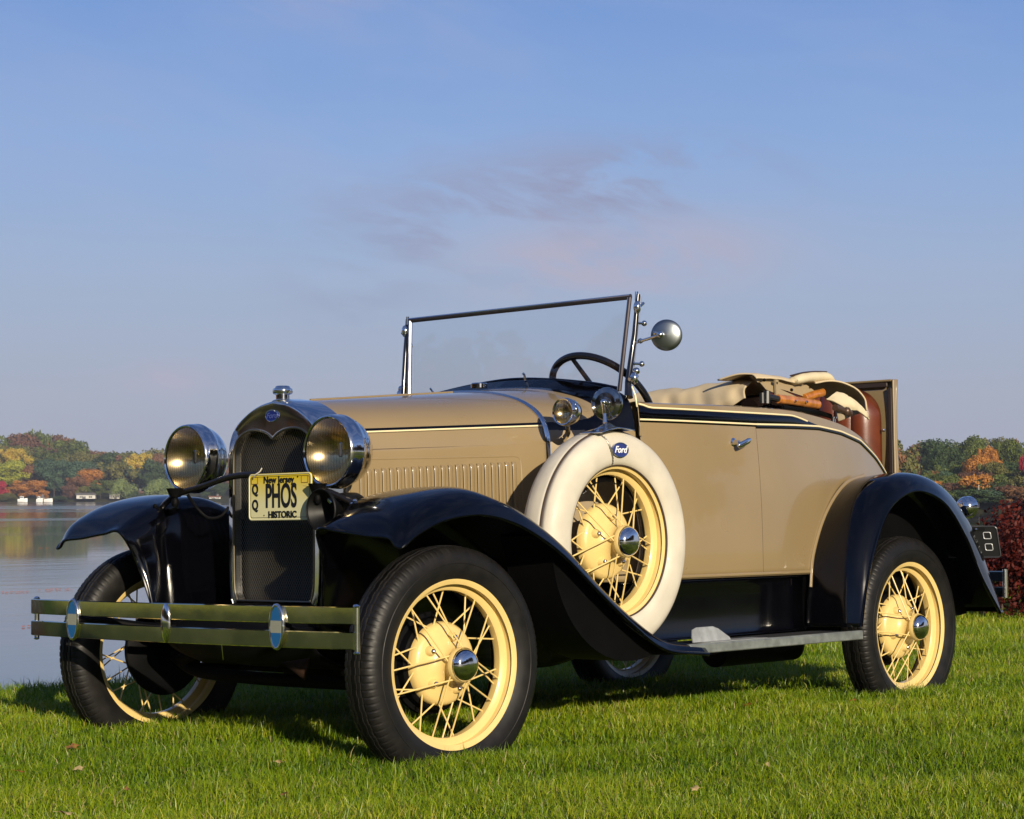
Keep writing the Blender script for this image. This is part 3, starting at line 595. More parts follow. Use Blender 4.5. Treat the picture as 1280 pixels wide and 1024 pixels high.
def rim_mesh():
    m=MB(); ax=(0,-1,0)
    m.lathe([(.242,.046),(.254,.052),(.2600,.0535),(.2625,.050),(.2590,.046),(.2530,.0455),(.2480,.040),(.2455,.030),(.2450,.022),(.2300,.018),(.2235,.012),(.2225,0),(.2235,-.012),(.230,-.018),(.245,-.022),(.2455,-.030),(.248,-.040),(.253,-.0455),(.259,-.046),(.2625,-.050),(.260,-.0535),(.254,-.052),(.242,-.046)],ax=ax,n=128)
    # hub barrel and drum shell
    m.lathe([(.050,.092),(.0535,.087),(.0535,.074),(.046,.066),(.044,.050),(.050,.034),(.068,.022),(.092,.014),(.112,.010),(.121,.004),(.128,-.008),(.1285,-.024),(.122,-.030)],ax=ax,n=72)
    for k in range(5):
        a=2*math.pi*k/5+.3; m.lathe([(.001,.030),(.010,.030),(.014,.024),(.018,.010)],O=(.083*math.cos(a),0,.083*math.sin(a)),ax=ax,n=20)
    return m.mesh('wheel',CREAM,40)
RIM=rim_mesh()
def spoke_pts():
    S=[]
    for k in range(10):   # front flange spokes, crossing in pairs
        a=2*math.pi*(k+.15)/10; sg=1 if k%2 else -1; a2=a+sg*.15
        S.append(((.046*math.cos(a-sg*.6),-.074,.046*math.sin(a-sg*.6)),(.2245*math.cos(a2),-.010,.2245*math.sin(a2))))
    for k in range(20):
        a=2*math.pi*(k+.4)/20; sg=1 if k%2 else -1; a2=a+sg*.26
        S.append(((.118*math.cos(a-sg*.12),.004,.118*math.sin(a-sg*.12)),(.2245*math.cos(a2),.006,.2245*math.sin(a2))))
    return S
SP=spoke_pts(); SPM=[MB().tube([a,b_],[.0027,.0027],8).mesh('spoke',CREAM) for a,b_ in SP]
m=MB()
for a,b_ in SP: m.tube([a,b_],.0027,8)
SPALL=m.mesh('spoke_set',CREAM)
HUBC=MB().lathe([(.0005,.118),(.012,.1178),(.024,.1163),(.036,.112),(.045,.105),(.050,.096),(.0515,.090),(.050,.086)],ax=(0,-1,0),n=56).mesh('hubcap',CHROME,60)
NUT=MB().lathe([(.0005,.040),(.005,.0385),(.0085,.035),(.0095,.030),(.0095,.026)],ax=(0,-1,0),n=6).mesh('lug_nut',CHROME,60)
DRUM=MB().lathe([(.122,-.020),(.136,-.022),(.142,-.028),(.143,-.055),(.156,-.058),(.158,-.068),(.150,-.074),(.10,-.082),(.05,-.086),(.0005,-.086)],ax=(0,-1,0),n=72).mesh('brake_drum',DARK)
def wheel(name,c,rz,near,spin,spokes=True,drum=True,tyre=True):
    w_=link(RIM,name,car); w_.location=c; w_.rotation_euler=(0,spin,rz) if near else (0,spin,rz+math.pi)
    w_.rotation_mode='XYZ'
    if tyre: link(TYRE,'tyre',w_)
    if spokes:
        for s_ in SPM: link(s_,'spoke',w_)
    else: tag(link(SPALL,'spoke_set',w_),kind='stuff')
    link(HUBC,'hubcap',w_)
    for k in range(5):
        a=2*math.pi*k/5+.3; n_=link(NUT,'lug_nut',w_); n_.location=(.083*math.cos(a),0,.083*math.sin(a))
    if drum: link(DRUM,'brake_drum',w_)
    return w_
ST=-.0646; nx,ny=-math.sin(ST),math.cos(ST)
wheel('wheel',(0-nx*.071,-.64-ny*.071,.36),ST,True,.2)
wheel('wheel',(2.629,-.711,.36),0,True,.55)
wheel('wheel',(0+nx*.071,.64+ny*.071,.36),ST,False,.1,spokes=False)
wheel('wheel',(2.629,.711,.36),0,False,.4,spokes=False)
Cx=[(-.315,.752),(-.262,.818),(-.145,.874),(.02,.896),(.18,.846),(.32,.782),(.46,.697),(.62,.576),(.78,.472),(.95,.392),(1.14,.366)]
# ---- spare in the left front fender, in its two-piece white cover
SC=(.795,-.702,.722)
sw=wheel('spare_wheel',SC,0,True,.05,spokes=True,drum=False,tyre=False)
m=MB().lathe([(.252,.044),(.256,.058),(.266,.067),(.282,.0708),(.302,.0718),(.324,.0712),(.343,.067),(.357,.057),(.3655,.042),(.3685,.028)],ax=(0,-1,0),n=128)
m.lathe([(.3685,.026),(.3715,.012),(.372,-.012),(.3685,-.040),(.355,-.062),(.325,-.072),(.285,-.072),(.255,-.060),(.248,-.040)],ax=(0,-1,0),n=128)
cov=m.build('tyre_cover',WHITE,sw,50,solid=.003)
tag(cov,'white two-piece vinyl tyre cover')
sw.rotation_euler=(0,0,0)
MB().tube([(.3700*math.cos(a),-.027,.3700*math.sin(a)) for a in np.linspace(0,2*np.pi,128,endpoint=False)],.0042,8,closed=True,up=(0,1,0)).build('piping',SEAM,sw)
MB().tube([(.2555*math.cos(a),-.0555,.2555*math.sin(a)) for a in np.linspace(0,2*np.pi,128,endpoint=False)],.0045,8,closed=True,up=(0,1,0)).build('inner_piping',SEAM,sw)
link(MB().lathe([(.20,.0),(.246,-.04)],ax=(0,-1,0),n=64).mesh('x',DARK),'inner_band',sw)
Pt=[(x_,z_-(.010 if x_<.6 else .03)) for x_,z_ in crc([c_ for c_ in Cx if c_[0]>.15],40) if .365<x_<1.10]
ang=[math.radians(a) for a in np.linspace(-12,-172,24)]; Pb=[(SC[0]+.395*math.cos(a),SC[2]+.395*math.sin(a)) for a in ang]; Pb=[q for q in Pb if q[0]>.37 and q[1]<np.interp(q[0],[p[0] for p in Pt],[p[1] for p in Pt])-.01]
MB().prism(Pt+Pb,(0,-.800,0),(1,0,0),(0,0,1),(0,1,0),.20).build('spare_wheel_well',DARK,car,30)
# chain strap over the cover
A=math.radians(106); pr=[(.3735,.000),(.372,.026),(.362,.052),(.345,.067),(.322,.0745),(.297,.0755),(.272,.070),(.256,.058),(.250,.03)]
Pc=crc([(r_*math.cos(A-.016*i),-h,r_*math.sin(A-.016*i)) for i,(r_,h) in enumerate(pr)],40); m=MB()
for i in range(0,39):
    c=(Pc[i]+Pc[i+1])/2; d=Pc[i+1]-Pc[i]; m.tube([Pc[i]-d*.15,Pc[i+1]+d*.15],.0026 if i%2 else .0042,6,ry=.0042 if i%2 else .0026)
m.build('chain',mat('dull_chain',(.30,.29,.26),.4,.8),sw)
def ell(a,b_,n=40): return [(a*math.cos(t_),b_*math.sin(t_)) for t_ in np.linspace(0,2*np.pi,n,endpoint=False)]
bx,bz=-.014,.304
bd=MB().prism(ell(.042,.0235),(bx-.005,-.0745,bz),(1,0,0),(0,0,1),(0,-1,0),.005).build('badge',ENAMEL,sw,smooth=0); bd.data.materials[0]=ENAMEL
MB().tube([(bx-.005+.042*math.cos(t_),-.0798,bz+.0235*math.sin(t_)) for t_ in np.linspace(0,2*np.pi,40,endpoint=False)],.0016,6,closed=True,up=(0,1,0)).build('badge_rim',CHROME,sw)
LET=mat('badge_lettering',(.85,.86,.88),.35)
text('badge_lettering','Ford',.031,(bx-.006,-.0808,bz),(1,0,0),(0,0,1),LET,sw,.0006,1.05,.35,bold=.0006)

# ---- fenders
def mirror_ctrl(c): c=np.array(c,float); c[...,1]*=-1; return c
Ex=[(-.314,.716),(-.255,.757),(-.15,.797),(.0,.812),(.14,.790),(.27,.742),(.40,.672),(.56,.560),(.72,.455),(.90,.362),(1.14,.333)]
Jy=[.485,.47,.455,.45,.45,.45,.455,.48,.54,.60,.63]
ctrl=[]
for i,((cx,cz),(ex,ez)) in enumerate(zip(Cx,Ex)):
    jy=Jy[i]; inn=i/10
    jz=(cz+.022 if i==0 else cz-.035-(.0 if i<8 else -.02)); ax_=cx+.03 if i<2 else cx
    ab=max(.30,.50-.03*i) if i<9 else cz-.05
    ctrl.append([(ax_+(.055 if i==0 else 0),-(jy-.075),min(ab,cz-.04)),(ax_+(.02 if i==0 else 0),-(jy-.03),(min(ab,cz-.04)+jz)/2+.03),(cx,-jy,jz-.005),(cx,-(jy+.09),cz-.006+(.020 if i==0 else 0)),(cx,-.70,cz),(cx*.85+ex*.15,-.79,cz*(1 if i>3 else .9)+ez*(0 if i>3 else .1)-.003),(cx*.6+ex*.4,-.838 if i else -.820,(cz*.72+ez*.28) if i>3 else (cz*.5+ez*.5 if i else .722)),(ex,-.862 if i>1 else (-.852 if i else -.843),ez)])
for s_ in(1,-1):
    c_=np.array(ctrl) if s_==1 else mirror_ctrl(ctrl)
    G=patch(c_,90,44); m=MB().grid(G if s_==1 else G[:,::-1]); fo=m.build('front_fender',BLACK,car,60,solid=.006)
    MB().tube(G[:,-1],[.003,.005]+[.0065]*(len(G)-2),8).tube(G[0],[.0055]*(G.shape[1]-2)+[.004,.0025],8).build('fender_bead',BLACK,fo)
    if s_==-1:
        tag(fo,'glossy black front fender on the far side')
# rear fender
E_=[(2.085,.385),(2.125,.531),(2.180,.665),(2.27,.802),(2.389,.876),(2.54,.899),(2.723,.849),(2.876,.719),(2.999,.554),(3.15,.400)]
S_=[(2.055,.385),(2.080,.545),(2.125,.700),(2.215,.845),(2.34,.935),(2.533,.971),(2.729,.953),(2.910,.880),(3.085,.730),(3.300,.400)]
I_=[(2.045,.385),(2.062,.521),(2.093,.650),(2.200,.802),(2.360,.915),(2.533,.953),(2.74,.925),(2.93,.835),(3.09,.690),(3.27,.400)]
iy=[.650,.650,.645,.635,.62,.60,.56,.52,.47,.46]
cr_=[]
for (ex,ez),(sx,sz),(ix,iz),yy in zip(E_,S_,I_,iy):
    cr_.append([(ix,-yy,iz),(ix*.6+sx*.4,-(yy+.05),iz*.55+sz*.45),(sx,-.755,sz),(sx*.8+ex*.2,-.815,sz*.88+ez*.12),(sx*.35+ex*.65,-.855,sz*.45+ez*.55),(ex,-.874,ez)])
CB=[(a,-(y_+.004),b_) for (a,b_),y_ in zip(I_,iy)]
for s_ in(1,-1):
    c_=np.array(cr_) if s_==1 else mirror_ctrl(cr_); G=patch(c_,90,32); fo=MB().grid(G if s_==1 else G[:,::-1]).build('rear_fender',BLACK,car,60,solid=.006)
    MB().tube(G[:,-1],.007,8).tube(G[-1],.006,8).build('fender_bead',BLACK,fo)
    # wheel-house liner against the body
    P=crc([(x_,z_) for x_,z_ in I_],40); P=[(x_,z_-.012) for x_,z_ in P]; Q=P+[(3.2,.38),(2.05,.38)]
    MB().prism(Q,(0,-.652*s_ if True else 0,0),(1,0,0),(0,0,1),(0,1*s_,0),.03).build('wheel_housing',DARK,fo,smooth=0)
# ---- running boards and aprons
for s_ in(1,-1):
    rb=MB().box((1.60,-.745*s_,.352),(1.10,.19,.022)).build('running_board',RIBMAT,car,smooth=0)
    m=MB()
    for k in range(11): m.box((1.60,-(.665+.015*k)*s_,.3645),(1.07,.006,.004))
    m.build('tread_rib',RIBMAT,rb,smooth=0)
    MB().box((1.60,-.842*s_,.352),(1.085,.010,.032),bev=.003).box((1.60,-.833*s_,.3675),(1.085,.02,.004)).build('edge_trim',ALU,rb)
    ap=MB(); ap.grid(patch([[(x_,-.655*s_,.372),(x_,-.642*s_,.385),(x_,-.638*s_,.47),(x_,-.642*s_,.566),(x_,-.660*s_,.576)] for x_ in(.92,1.3,1.7,2.045)],12,14)); ap.build('splash_apron',BLACK,car,60,solid=.004)
st=MB().prism([(-.10,0),(.12,0),(.115,.010),(.06,.043),(.03,.052),(-.065,.052),(-.09,.045),(-.10,.02)],(1.245,-.79,.369),(1,0,0),(0,.25,.97),(0,-.97,.25),.004).box((1.36,-.80,.3695),(.34,.07,.003)).build('step_plate',mat('grey_scuff_plate',(.40,.42,.42),.5,.3,0,.5,.3,30),car,smooth=0)

# ---- hood and radiator
secF=[(0,1.196),(.05,1.190),(.10,1.176),(.155,1.150),(.195,1.118),(.218,1.080),(.228,1.03),(.232,.94),(.233,.80),(.233,.62)]
secB=[(0,1.258),(.10,1.254),(.20,1.243),(.30,1.219),(.37,1.186),(.415,1.147),(.437,1.10),(.445,1.04),(.449,.85),(.449,.62)]
SF=crc(secF,64); SB=crc(secB,64)
def hoodsec(x):
    t_=(x-.03)/(.80-.03); S=SF*(1-t_)+SB*t_; return S
def side_y(x,z):
    S=hoodsec(x); return float(np.interp(-z,-S[:,1],S[:,0]))
def full(S,x): 
    L_=[(x,-a,b_) for a,b_ in S[::-1]]; return L_+[(x,a,b_) for a,b_ in S[1:]]
G=np.array([full(hoodsec(x),x) for x in np.linspace(.03,.795,40)])
hood=MB().grid(G).build('hood',TAN,car,60,solid=.004)
# centre hinge on top, side hinge stripes, lower seam
MB().tube([(x_,0,hoodsec(x_)[0,1]+.003) for x_ in np.linspace(.10,.79,12)],.004,8).build('centre_hinge',TAN,hood)
zs=lambda x_: 1.083+(x_-.03)*(.038/.76)
for s_ in(1,-1):
    xx=np.linspace(.035,.785,24)
    MB().tube([(x_,-(side_y(x_,zs(x_))+.001)*s_,zs(x_)) for x_ in xx],.0125,8,ry=.003).build('hood_hinge',BLACK,hood)
    MB().tube([(x_,-(side_y(x_,zs(x_))+.003)*s_,zs(x_)+.001) for x_ in xx],.0033,8,ry=.003).build('hood_pinstripe',STRIPE,hood)
    MB().tube([(x_,-(side_y(x_,zs(x_)-.055)+.0002)*s_,zs(x_)-.056-.008*x_) for x_ in xx],.0022,6,ry=.0026).build('hood_seam',SEAM,hood)
    # embossed panel line
    def hp(x_,z_,o_=.0015): return (x_,-(side_y(x_,z_)+o_)*s_,z_)
    pl=[hp(x_,.998+.028*(x_-.05)) for x_ in np.linspace(.075,.665,14)]+[hp(.683,1.008),hp(.688,.99)]+[hp(.690,z_) for z_ in np.linspace(.96,.68,8)]
    pl=[hp(.055,z_) for z_ in np.linspace(.68,.96,6)]+[hp(.058,.985)]+pl
    MB().tube(crc(pl,90),.0042,8,ry=.0028).build('panel_bead',TAN,hood)
    for k in range(22):
        x_=.092+k*(.566/21); zt=.966+.030*(x_-.09)/.566
        P=[hp(x_,zt,-.002),hp(x_,zt-.006,.006),hp(x_,zt-.03,.0075),hp(x_,zt-.10,.0075),hp(x_,.76,.0075),hp(x_,.745,-.001)]
        MB().tube(crc(P,14),.0095,10,ry=.0026,up=(1,0,0)).build('louvre',TAN,hood,60)
# dark under-hood sill/front panel behind radiator
# radiator shell
def shellsec(g): # outline scaled
    return g
outer=crc([(.205,.515),(.219,.60),(.222,.85),(.222,1.02),(.212,1.078),(.182,1.122),(.130,1.157),(.070,1.181),(.0,1.194)],50)
inner=crc([(.182,.540),(.197,.60),(.199,.85),(.199,1.00),(.193,1.045),(.172,1.078),(.135,1.098),(.095,1.103),(.055,1.098),(.022,1.086),(.0,1.070)],50)
def ring(S,x,k=0): return [(x,-a,b_) for a,b_ in S]+[(x,a,b_) for a,b_ in S[::-1][1:]]
mid1=outer*.9+inner*.1; 
def grow(S,d):
    S=S.copy(); S[:,0]+=d*np.minimum(1,S[:,0]/.08); S[:,1]+=d*np.clip((S[:,1]-.9)/.2,0,1); return S
G=np.array([ring(grow(outer,.012)*[1,1],.055),ring(grow(outer,.010),.0),ring(grow(outer,.007),-.035),ring(grow(outer,.0035),-.052),ring(outer,-.062),ring(outer*.965+inner*.035,-.0655),ring(outer*.90+inner*.10,-.0665),ring(outer*.5+inner*.5,-.0668),ring(outer*.10+inner*.90,-.0668),ring(outer*.05+inner*.95,-.0668),ring(outer*.02+inner*.98,-.0666),ring(inner,-.0655),ring(inner*[.985,.998],-.052),ring(inner*[.975,.996],-.035)])
shell=MB().grid(G).build('radiator_shell',CHROME,car,30)
m=MB(); P=[(-.058,-a*.995,b_) for a,b_ in inner]+[(-.058,a*.995,b_) for a,b_ in inner[::-1][1:]]
m.tube([(-.0655,y_,z_) for _,y_,z_ in P],.0042,8,up=(1,0,0)); m.tube([(-.066,y_,.540) for y_ in np.linspace(-.18,.18,4)],.004,8); m.build('opening_trim',BRASSY,shell)
MB().box((-.045,0,.520),(.05,.41,.022),bev=.004).build('lower_bar',DARK,shell)
# emblem on shell
em=MB().prism(ell(.029,.0185),(-.0665,0,1.146),(0,-1,0),(0,0,1),(-1,0,0),.004).build('emblem',ENAMEL,shell,smooth=0)
MB().tube([(-.0705,.029*math.cos(t_),1.146+.0185*math.sin(t_)) for t_ in np.linspace(0,2*np.pi,36,endpoint=False)],.0014,6,closed=True,up=(1,0,0)).build('emblem_rim',CHROME,shell)
text('emblem_lettering','Ford',.026,(-.0711,0,1.146),(0,-1,0),(0,0,1),mat('emblem_script',(.10,.14,.42),.3,.3),shell,.0004,1.05,.35)
# cap
MB().lathe([(.034,-.006),(.036,.0),(.030,.004),(.0225,.006),(.0225,.020),(.026,.0215),(.0315,.024),(.0335,.030),(.0335,.037),(.0315,.041),(.026,.043),(.0245,.047),(.021,.050),(.0005,.051)],O=(-.022,0,1.196),n=36).build('radiator_cap',CHROME,shell,40)
# grille: core and diagonal wires clipped to the opening
ip=np.array([(-a,b_) for a,b_ in inner]+[(a,b_) for a,b_ in inner[::-1][1:]])
MB().prism(ip*[.99,1],(-.020,0,0),(0,1,0),(0,0,1),(1,0,0),.03).build('radiator_core',mat('radiator_core',(.006,.006,.006),.6),shell,smooth=0)
def clip(p0,d):
    ts=[]; n=len(ip)
    for i in range(n):
        a=ip[i]; b_=ip[(i+1)%n]; e_=b_-a; den=d[0]*e_[1]-d[1]*e_[0]
        if abs(den)<1e-9: continue
        q=a-p0; t_=(q[0]*e_[1]-q[1]*e_[0])/den; u_=(q[0]*d[1]-q[1]*d[0])/den
        if 0<=u_<1: ts.append(t_)
    return sorted(ts)
m=MB()
for sgn in(1,-1):
    d=np.array([math.cos(math.radians(58)),sgn*math.sin(math.radians(58))]); nrm=np.array([-d[1],d[0]])
    for k in range(-60,61):
        ts=clip(np.array([0,.81])+nrm*k*.0092,d)
        for a,b_ in zip(ts[::2],ts[1::2]):
            if b_-a<.004: continue
            A_=np.array([0,.81])+nrm*k*.0092; p=A_+d*a; q=A_+d*b_; xo=-.040 if sgn>0 else -.038
            m.tube([(xo,*p),(xo,*q)],.00062,4,cap=False)
m.build('stone_guard_mesh',BRASSY,shell)
# ---- cowl (rises to the windshield), bands
def smooth_tab(xs,ys):
    g=crc(list(zip(xs,ys)),400); return g[:,0],g[:,1]
WT=smooth_tab([.79,.90,1.00,1.08,1.3,1.75,2.0,2.3,2.6,2.85,3.0,3.08],[.449,.505,.553,.590,.622,.640,.636,.608,.556,.492,.44,.38])
def w_at(x): return float(np.interp(x,*WT))
ZTB=smooth_tab([1.08,1.15,1.3,1.6,1.75,2.0,2.15,2.3,2.45,2.6,2.75,2.88,2.97,3.08],[1.207,1.203,1.203,1.208,1.208,1.205,1.195,1.181,1.162,1.130,1.083,1.030,.988,.93])
def ztop(x): return float(np.interp(x,*ZTB))
NC=72
Sc0=crc(secB,NC)
secM=crc([(0,1.272),(.12,1.268),(.24,1.256),(.35,1.232),(.44,1.200),(.505,1.160),(.540,1.105),(.556,1.04),(.562,.85),(.568,.58)],NC)
secT=crc([(0,1.312),(.14,1.308),(.27,1.297),(.39,1.280),(.49,1.255),(.560,1.220),(.588,1.150),(.597,1.05),(.604,.85),(.618,.58)],NC)
secL=crc([(0,1.282),(.13,1.278),(.25,1.267),(.37,1.246),(.465,1.218),(.535,1.176),(.566,1.115),(.578,1.04),(.588,.85),(.596,.58)],NC)
Sc0[:,1]=np.where(Sc0[:,1]<.7,Sc0[:,1]-.04*(.7-Sc0[:,1])/.08,Sc0[:,1])
def cowlsec(x):
    if x<.98: t_=(x-.795)/(.185); return Sc0*(1-t_)+secM*t_
    if x<1.03: t_=(x-.98)/.05; return secM*(1-t_)+secL*t_
    t_=min(1,(x-1.03)/.055); return secL*(1-t_)+secT*t_
tancurve=crc([(.79,1.131),(.88,1.136),(.955,1.150),(.995,1.180),(1.005,1.215),(1.005,1.34)],60)
creamc=crc([(.79,1.117),(.86,1.118),(.914,1.127),(.965,1.142),(1.005,1.165),(1.045,1.205),(1.075,1.245),(1.088,1.285)],50)
def cowl_mi(P):
    x,y_,z=P
    if z<1.105: return 0
    zc=np.interp(x,creamc[:,0],creamc[:,1]) if x<1.088 else 1.4
    if z<1.117: return 1
    # tan area is ahead of/above tancurve
    if x<1.003:
        zt_=np.interp(x,tancurve[:55,0],tancurve[:55,1])
        if z>zt_ or abs(y_)<.30: return 0
        return 1
    return 1
xs_=np.concatenate([np.linspace(.795,.98,50),np.linspace(.985,1.088,50)])
G=np.array([full(cowlsec(x),x) for x in xs_])
G=np.array([crc(r_,420) for r_ in G])
cowl=MB().grid(G,mifun=cowl_mi).build('cowl',[TAN,BLACK],car,60,solid=.004,off=-1)
def cowl_y(x,z):
    S=cowlsec(x); k=np.argmax(S[:,1]<1.3*0+S[0,1]+1); return float(np.interp(-z,-S[:,1],S[:,0]))
for s_ in(1,-1):
    MB().tube([(x_,-(cowl_y(x_,min(z_,cowlsec(x_)[0,1]-.001))+.001)*s_,z_) for x_,z_ in creamc if z_<1.262],.0035,8,ry=.0025).build('cowl_pinstripe',STRIPE,cowl)
    MB().tube([(1.096,-.600*s_,1.19),(1.092,-.597*s_,1.23),(1.089,-.585*s_,1.262)],.003,8).build('cowl_pinstripe',STRIPE,cowl)
def band(x,r_,nm,rx=.012,m_=CHROME):
    S=cowlsec(max(x,.795)); P=[(x,-a,b_) for a,b_ in S[::-1] ]+[(x,a,b_) for a,b_ in S[1:]]
    P=[p for p in P if p[2]>.62]; P=np.array(P); 
    return MB().tube(P,rx,10,ry=r_,up=(1,0,0)).build(nm,m_,cowl)
band(.798,.007,'cowl_band',.013)
# filler cap and catch
MB().lathe([(.030,-.004),(.030,.010),(.026,.014),(.0005,.016)],O=(.93,0.0,1.286),n=28).build('fuel_filler_cap',CHROME,cowl)
MB().tube([(1.072,-.10,1.310),(1.068,-.10,1.330),(1.060,-.10,1.336)],.0045,8).build('wiper_stub',CHROME,cowl)
MB().tube([(1.072,.36,1.280),(1.062,.37,1.300),(1.055,.37,1.306)],.004,8).build('wiper_stub',CHROME,cowl)

# ---- body sides
def body_pt(x,s,sg=1,zt=None,ofs=0):
    zt=ztop(x) if zt is None else zt; zb=.583; z=zt+(zb-zt)*s; w_=w_at(x)
    bot=.030 if x<2.2 else .030-.02*(x-2.2)
    return (x,-(w_+bot*s+.010*math.sin(math.pi*s)+ofs)*sg,z)
def belt_lo(x):
    return float(min(np.interp(x,[1.0,1.75,2.0,2.2,2.4,2.6,2.8,2.95,3.08],[1.146,1.147,1.152,1.154,1.141,1.113,1.050,.985,.915]),ztop(x)-.013))
def side_panel(x0,x1,nx,sg): 
    G=np.array([[body_pt(x,s,sg) for s in np.linspace(0,1,22)] for x in np.concatenate([[x0,x0+.0012],np.linspace(x0,x1,nx)[1:-1],[x1-.0012,x1]])]); return G
for sg in(1,-1):
    for nm,x0,x1,nx in(('door',1.104,1.7446,20),('rear_quarter_panel',1.745,3.06,44)):
        G=side_panel(x0,x1,nx,sg)
        if nm=='rear_quarter_panel':   # roll the panel end round the tail
            ex=[]
            for k,(xx,ww) in enumerate([(3.10,.33),(3.125,.26),(3.135,.13),(3.138,0)]):
                zt=[.918,.905,.90,.90][k]; ex.append([(xx+.02*math.sin(math.pi*s),-(ww)*sg,zt+(.583-zt)*s) for s in np.linspace(0,1,22)])
            G=np.concatenate([G,np.array(ex)])
        top=G[:,:1].copy(); top[...,2]+=.004; top[...,1]+=.010*sg; top2=top.copy(); top2[...,1]+=.035*sg; top2[...,2]-=.002
        fold=top2.copy(); fold[...,2]-=.25; fold[...,1]-=.008*sg
        G=np.concatenate([fold,top2,top,G],1)
        po=MB().grid(G if sg==1 else G[:,::-1]).build(nm,TAN,car,60,solid=.003)
        # belt moulding: black band between two cream lines
        xe=x1 if nm=='door' else 2.30; xx=np.linspace(x0,xe,30)
        up_=[]; lo=[]; mid=[]
        for x in xx:
            dip=.016*max(0,1-(x-1.10)/.09) if nm=='door' else 0
            zu=(1.188-dip*-1.3 if x<1.2 else 1.188)+ (ztop(x)-1.205 if x>2.0 else 0); zl=belt_lo(x)
            zu=1.189+(ztop(x)-1.205 if x>2 else 0)+max(0,1-(x-1.10)/.07)**2*.022
            zu=min(zu,ztop(x)-.004); kt=np.clip((x-1.98)/.26,0,1)**1.5; zu=zu*(1-kt)+(zl-.004)*kt
            zt=ztop(x); f=lambda z:(zt-z)/(zt-.583)
            up_.append(body_pt(x,f(zu),sg,ofs=.005)); lo.append(body_pt(x,f(zl),sg,ofs=.005)); mid.append((x,zu,zl))
        Gm=np.array([[body_pt(x,(ztop(x)-z)/(ztop(x)-.583),sg,ofs=o_) for z,o_ in((zu+.004,0),(zu+.002,.004),((zu+zl)/2,.0055),(zl-.008,.004),(zl-.011,0))] for x,zu,zl in mid])
        MB().grid(Gm if sg==1 else Gm[:,::-1]).build('belt_moulding',BLACK,po,60)
        if nm=='door':
            MB().tube(up_,.0033,8,ry=.002).build('belt_pinstripe',STRIPE,po); MB().tube(lo,.0033,8,ry=.002).build('belt_pinstripe',STRIPE,po)
        else:
            u2=[p for p in up_ if p[0]<2.12]; MB().tube(u2,.0033,8,ry=.002).build('belt_pinstripe',STRIPE,po)
            xl=np.linspace(1.745,3.05,60); pts=[]; blk=[]
            for x in xl:
                zt=ztop(x); z=belt_lo(x); s=(zt-z)/(zt-.583); pts.append(body_pt(x,s,sg,ofs=.0055)); s2=(zt-z+.009)/(zt-.583); blk.append(body_pt(x,s2,sg,ofs=.004))
            MB().tube(pts,.0036,8,ry=.002).build('belt_pinstripe',STRIPE,po); MB().tube(blk,.0065,8,ry=.003).build('belt_line',BLACK,po)
            MB().tube(crc([(a,-(y_+.018)*sg,b_+.012) for (a,b_),y_ in list(zip(I_,iy))[1:6]],40),.010,10,ry=.006).build('arch_bead',TAN,po)
        MB().tube([body_pt(x,.985,sg,ofs=.004) for x in np.linspace(x0,min(x1,2.06),12)],.006,8,ry=.004).build('sill_bead',TAN,po)
        if nm=='door': MB().tube([body_pt(1.7448,s__,sg,ofs=.0006) for s__ in np.linspace(.10,1,16)],.0014,6).build('door_gap',SEAM,po)
        if nm=='door':
            # outside handle
            hx,hz=1.600,1.075; hy=-(w_at(hx)+.010)*sg
            h=MB().lathe([(.018,0),(.018,.004),(.010,.008),(.008,.030),(.0005,.032)],O=(hx,hy,hz),ax=(0,-sg,0),n=20)
            h.tube(crc([(hx-.014,hy-.033*sg,hz-.014),(hx+.005,hy-.038*sg,hz-.008),(hx+.036,hy-.040*sg,hz+.003),(hx+.064,hy-.037*sg,hz+.013)],14),[.004]+[.011]*10+[.009,.007,.003],10,ry=[.003]+[.0055]*12+[.003],up=(0,0,1))
            h.build('door_handle',CHROME,po)
            for hz_ in(1.10,.70): MB().tube([(1.100,-.612*sg,hz_-.012),(1.100,-.612*sg,hz_+.022)],.006,8).build('door_hinge',TAN,po)
# body behind door: interior floor, firewall, deck, tail
inn=MB().box((1.75,0,.60),(2.2,1.1,.02)).box((2.12,0,1.0),(.02,1.15,.36)); inn.build('body_floor',DARK,car,smooth=0)
G=np.array([[(x_,y_,z_+.0*(1-abs(y_)/.6)) for y_ in np.linspace(-(w_at(x_)-.02),w_at(x_)-.02,9)] for x_,z_ in((2.10,1.205),(2.2,1.196),(2.32,1.183))])
MB().grid(G).build('rear_deck',TAN,car,60,solid=.006)
# seat
m=MB(); G=[]
def cushion(x0,y0,y1,z0,z1,th,lean,pleats,nm,parent,round_top=.07):
    ys_=np.linspace(y0,y1,240); zz=np.linspace(z0,z1,24); G=[]
    W_=(y1-y0)/2; yc=(y0+y1)/2
    for y_ in ys_:
        row=[]
        u=(y_-yc)/W_
        top=z1-round_top*(1-math.sqrt(max(0,1-abs(u)**4)))*1.6
        pv_=abs(math.sin((u*.5+.5)*math.pi*pleats))**.6
        for z_ in np.linspace(0,1,24):
            z=z0+(top-z0)*z_; bulge=th*(.48+.52*pv_)*(max(0,1-abs(2*z_-1)**6))**.5*(max(0,1-abs(u)**8))**.5
            row.append((x0-bulge+lean*(z-z0),y_,z))
        G.append(row)
    return MB().grid(np.array(G)).build(nm,LEATHER,parent,60,solid=.03,off=1)
seat=cushion(2.02,-.50,.50,.80,1.225,.10,.12,9,'seat_backrest',car)
MB().box((1.72,0,.86),(.50,1.04,.16),bev=.05).build('seat_cushion',LEATHER,car)
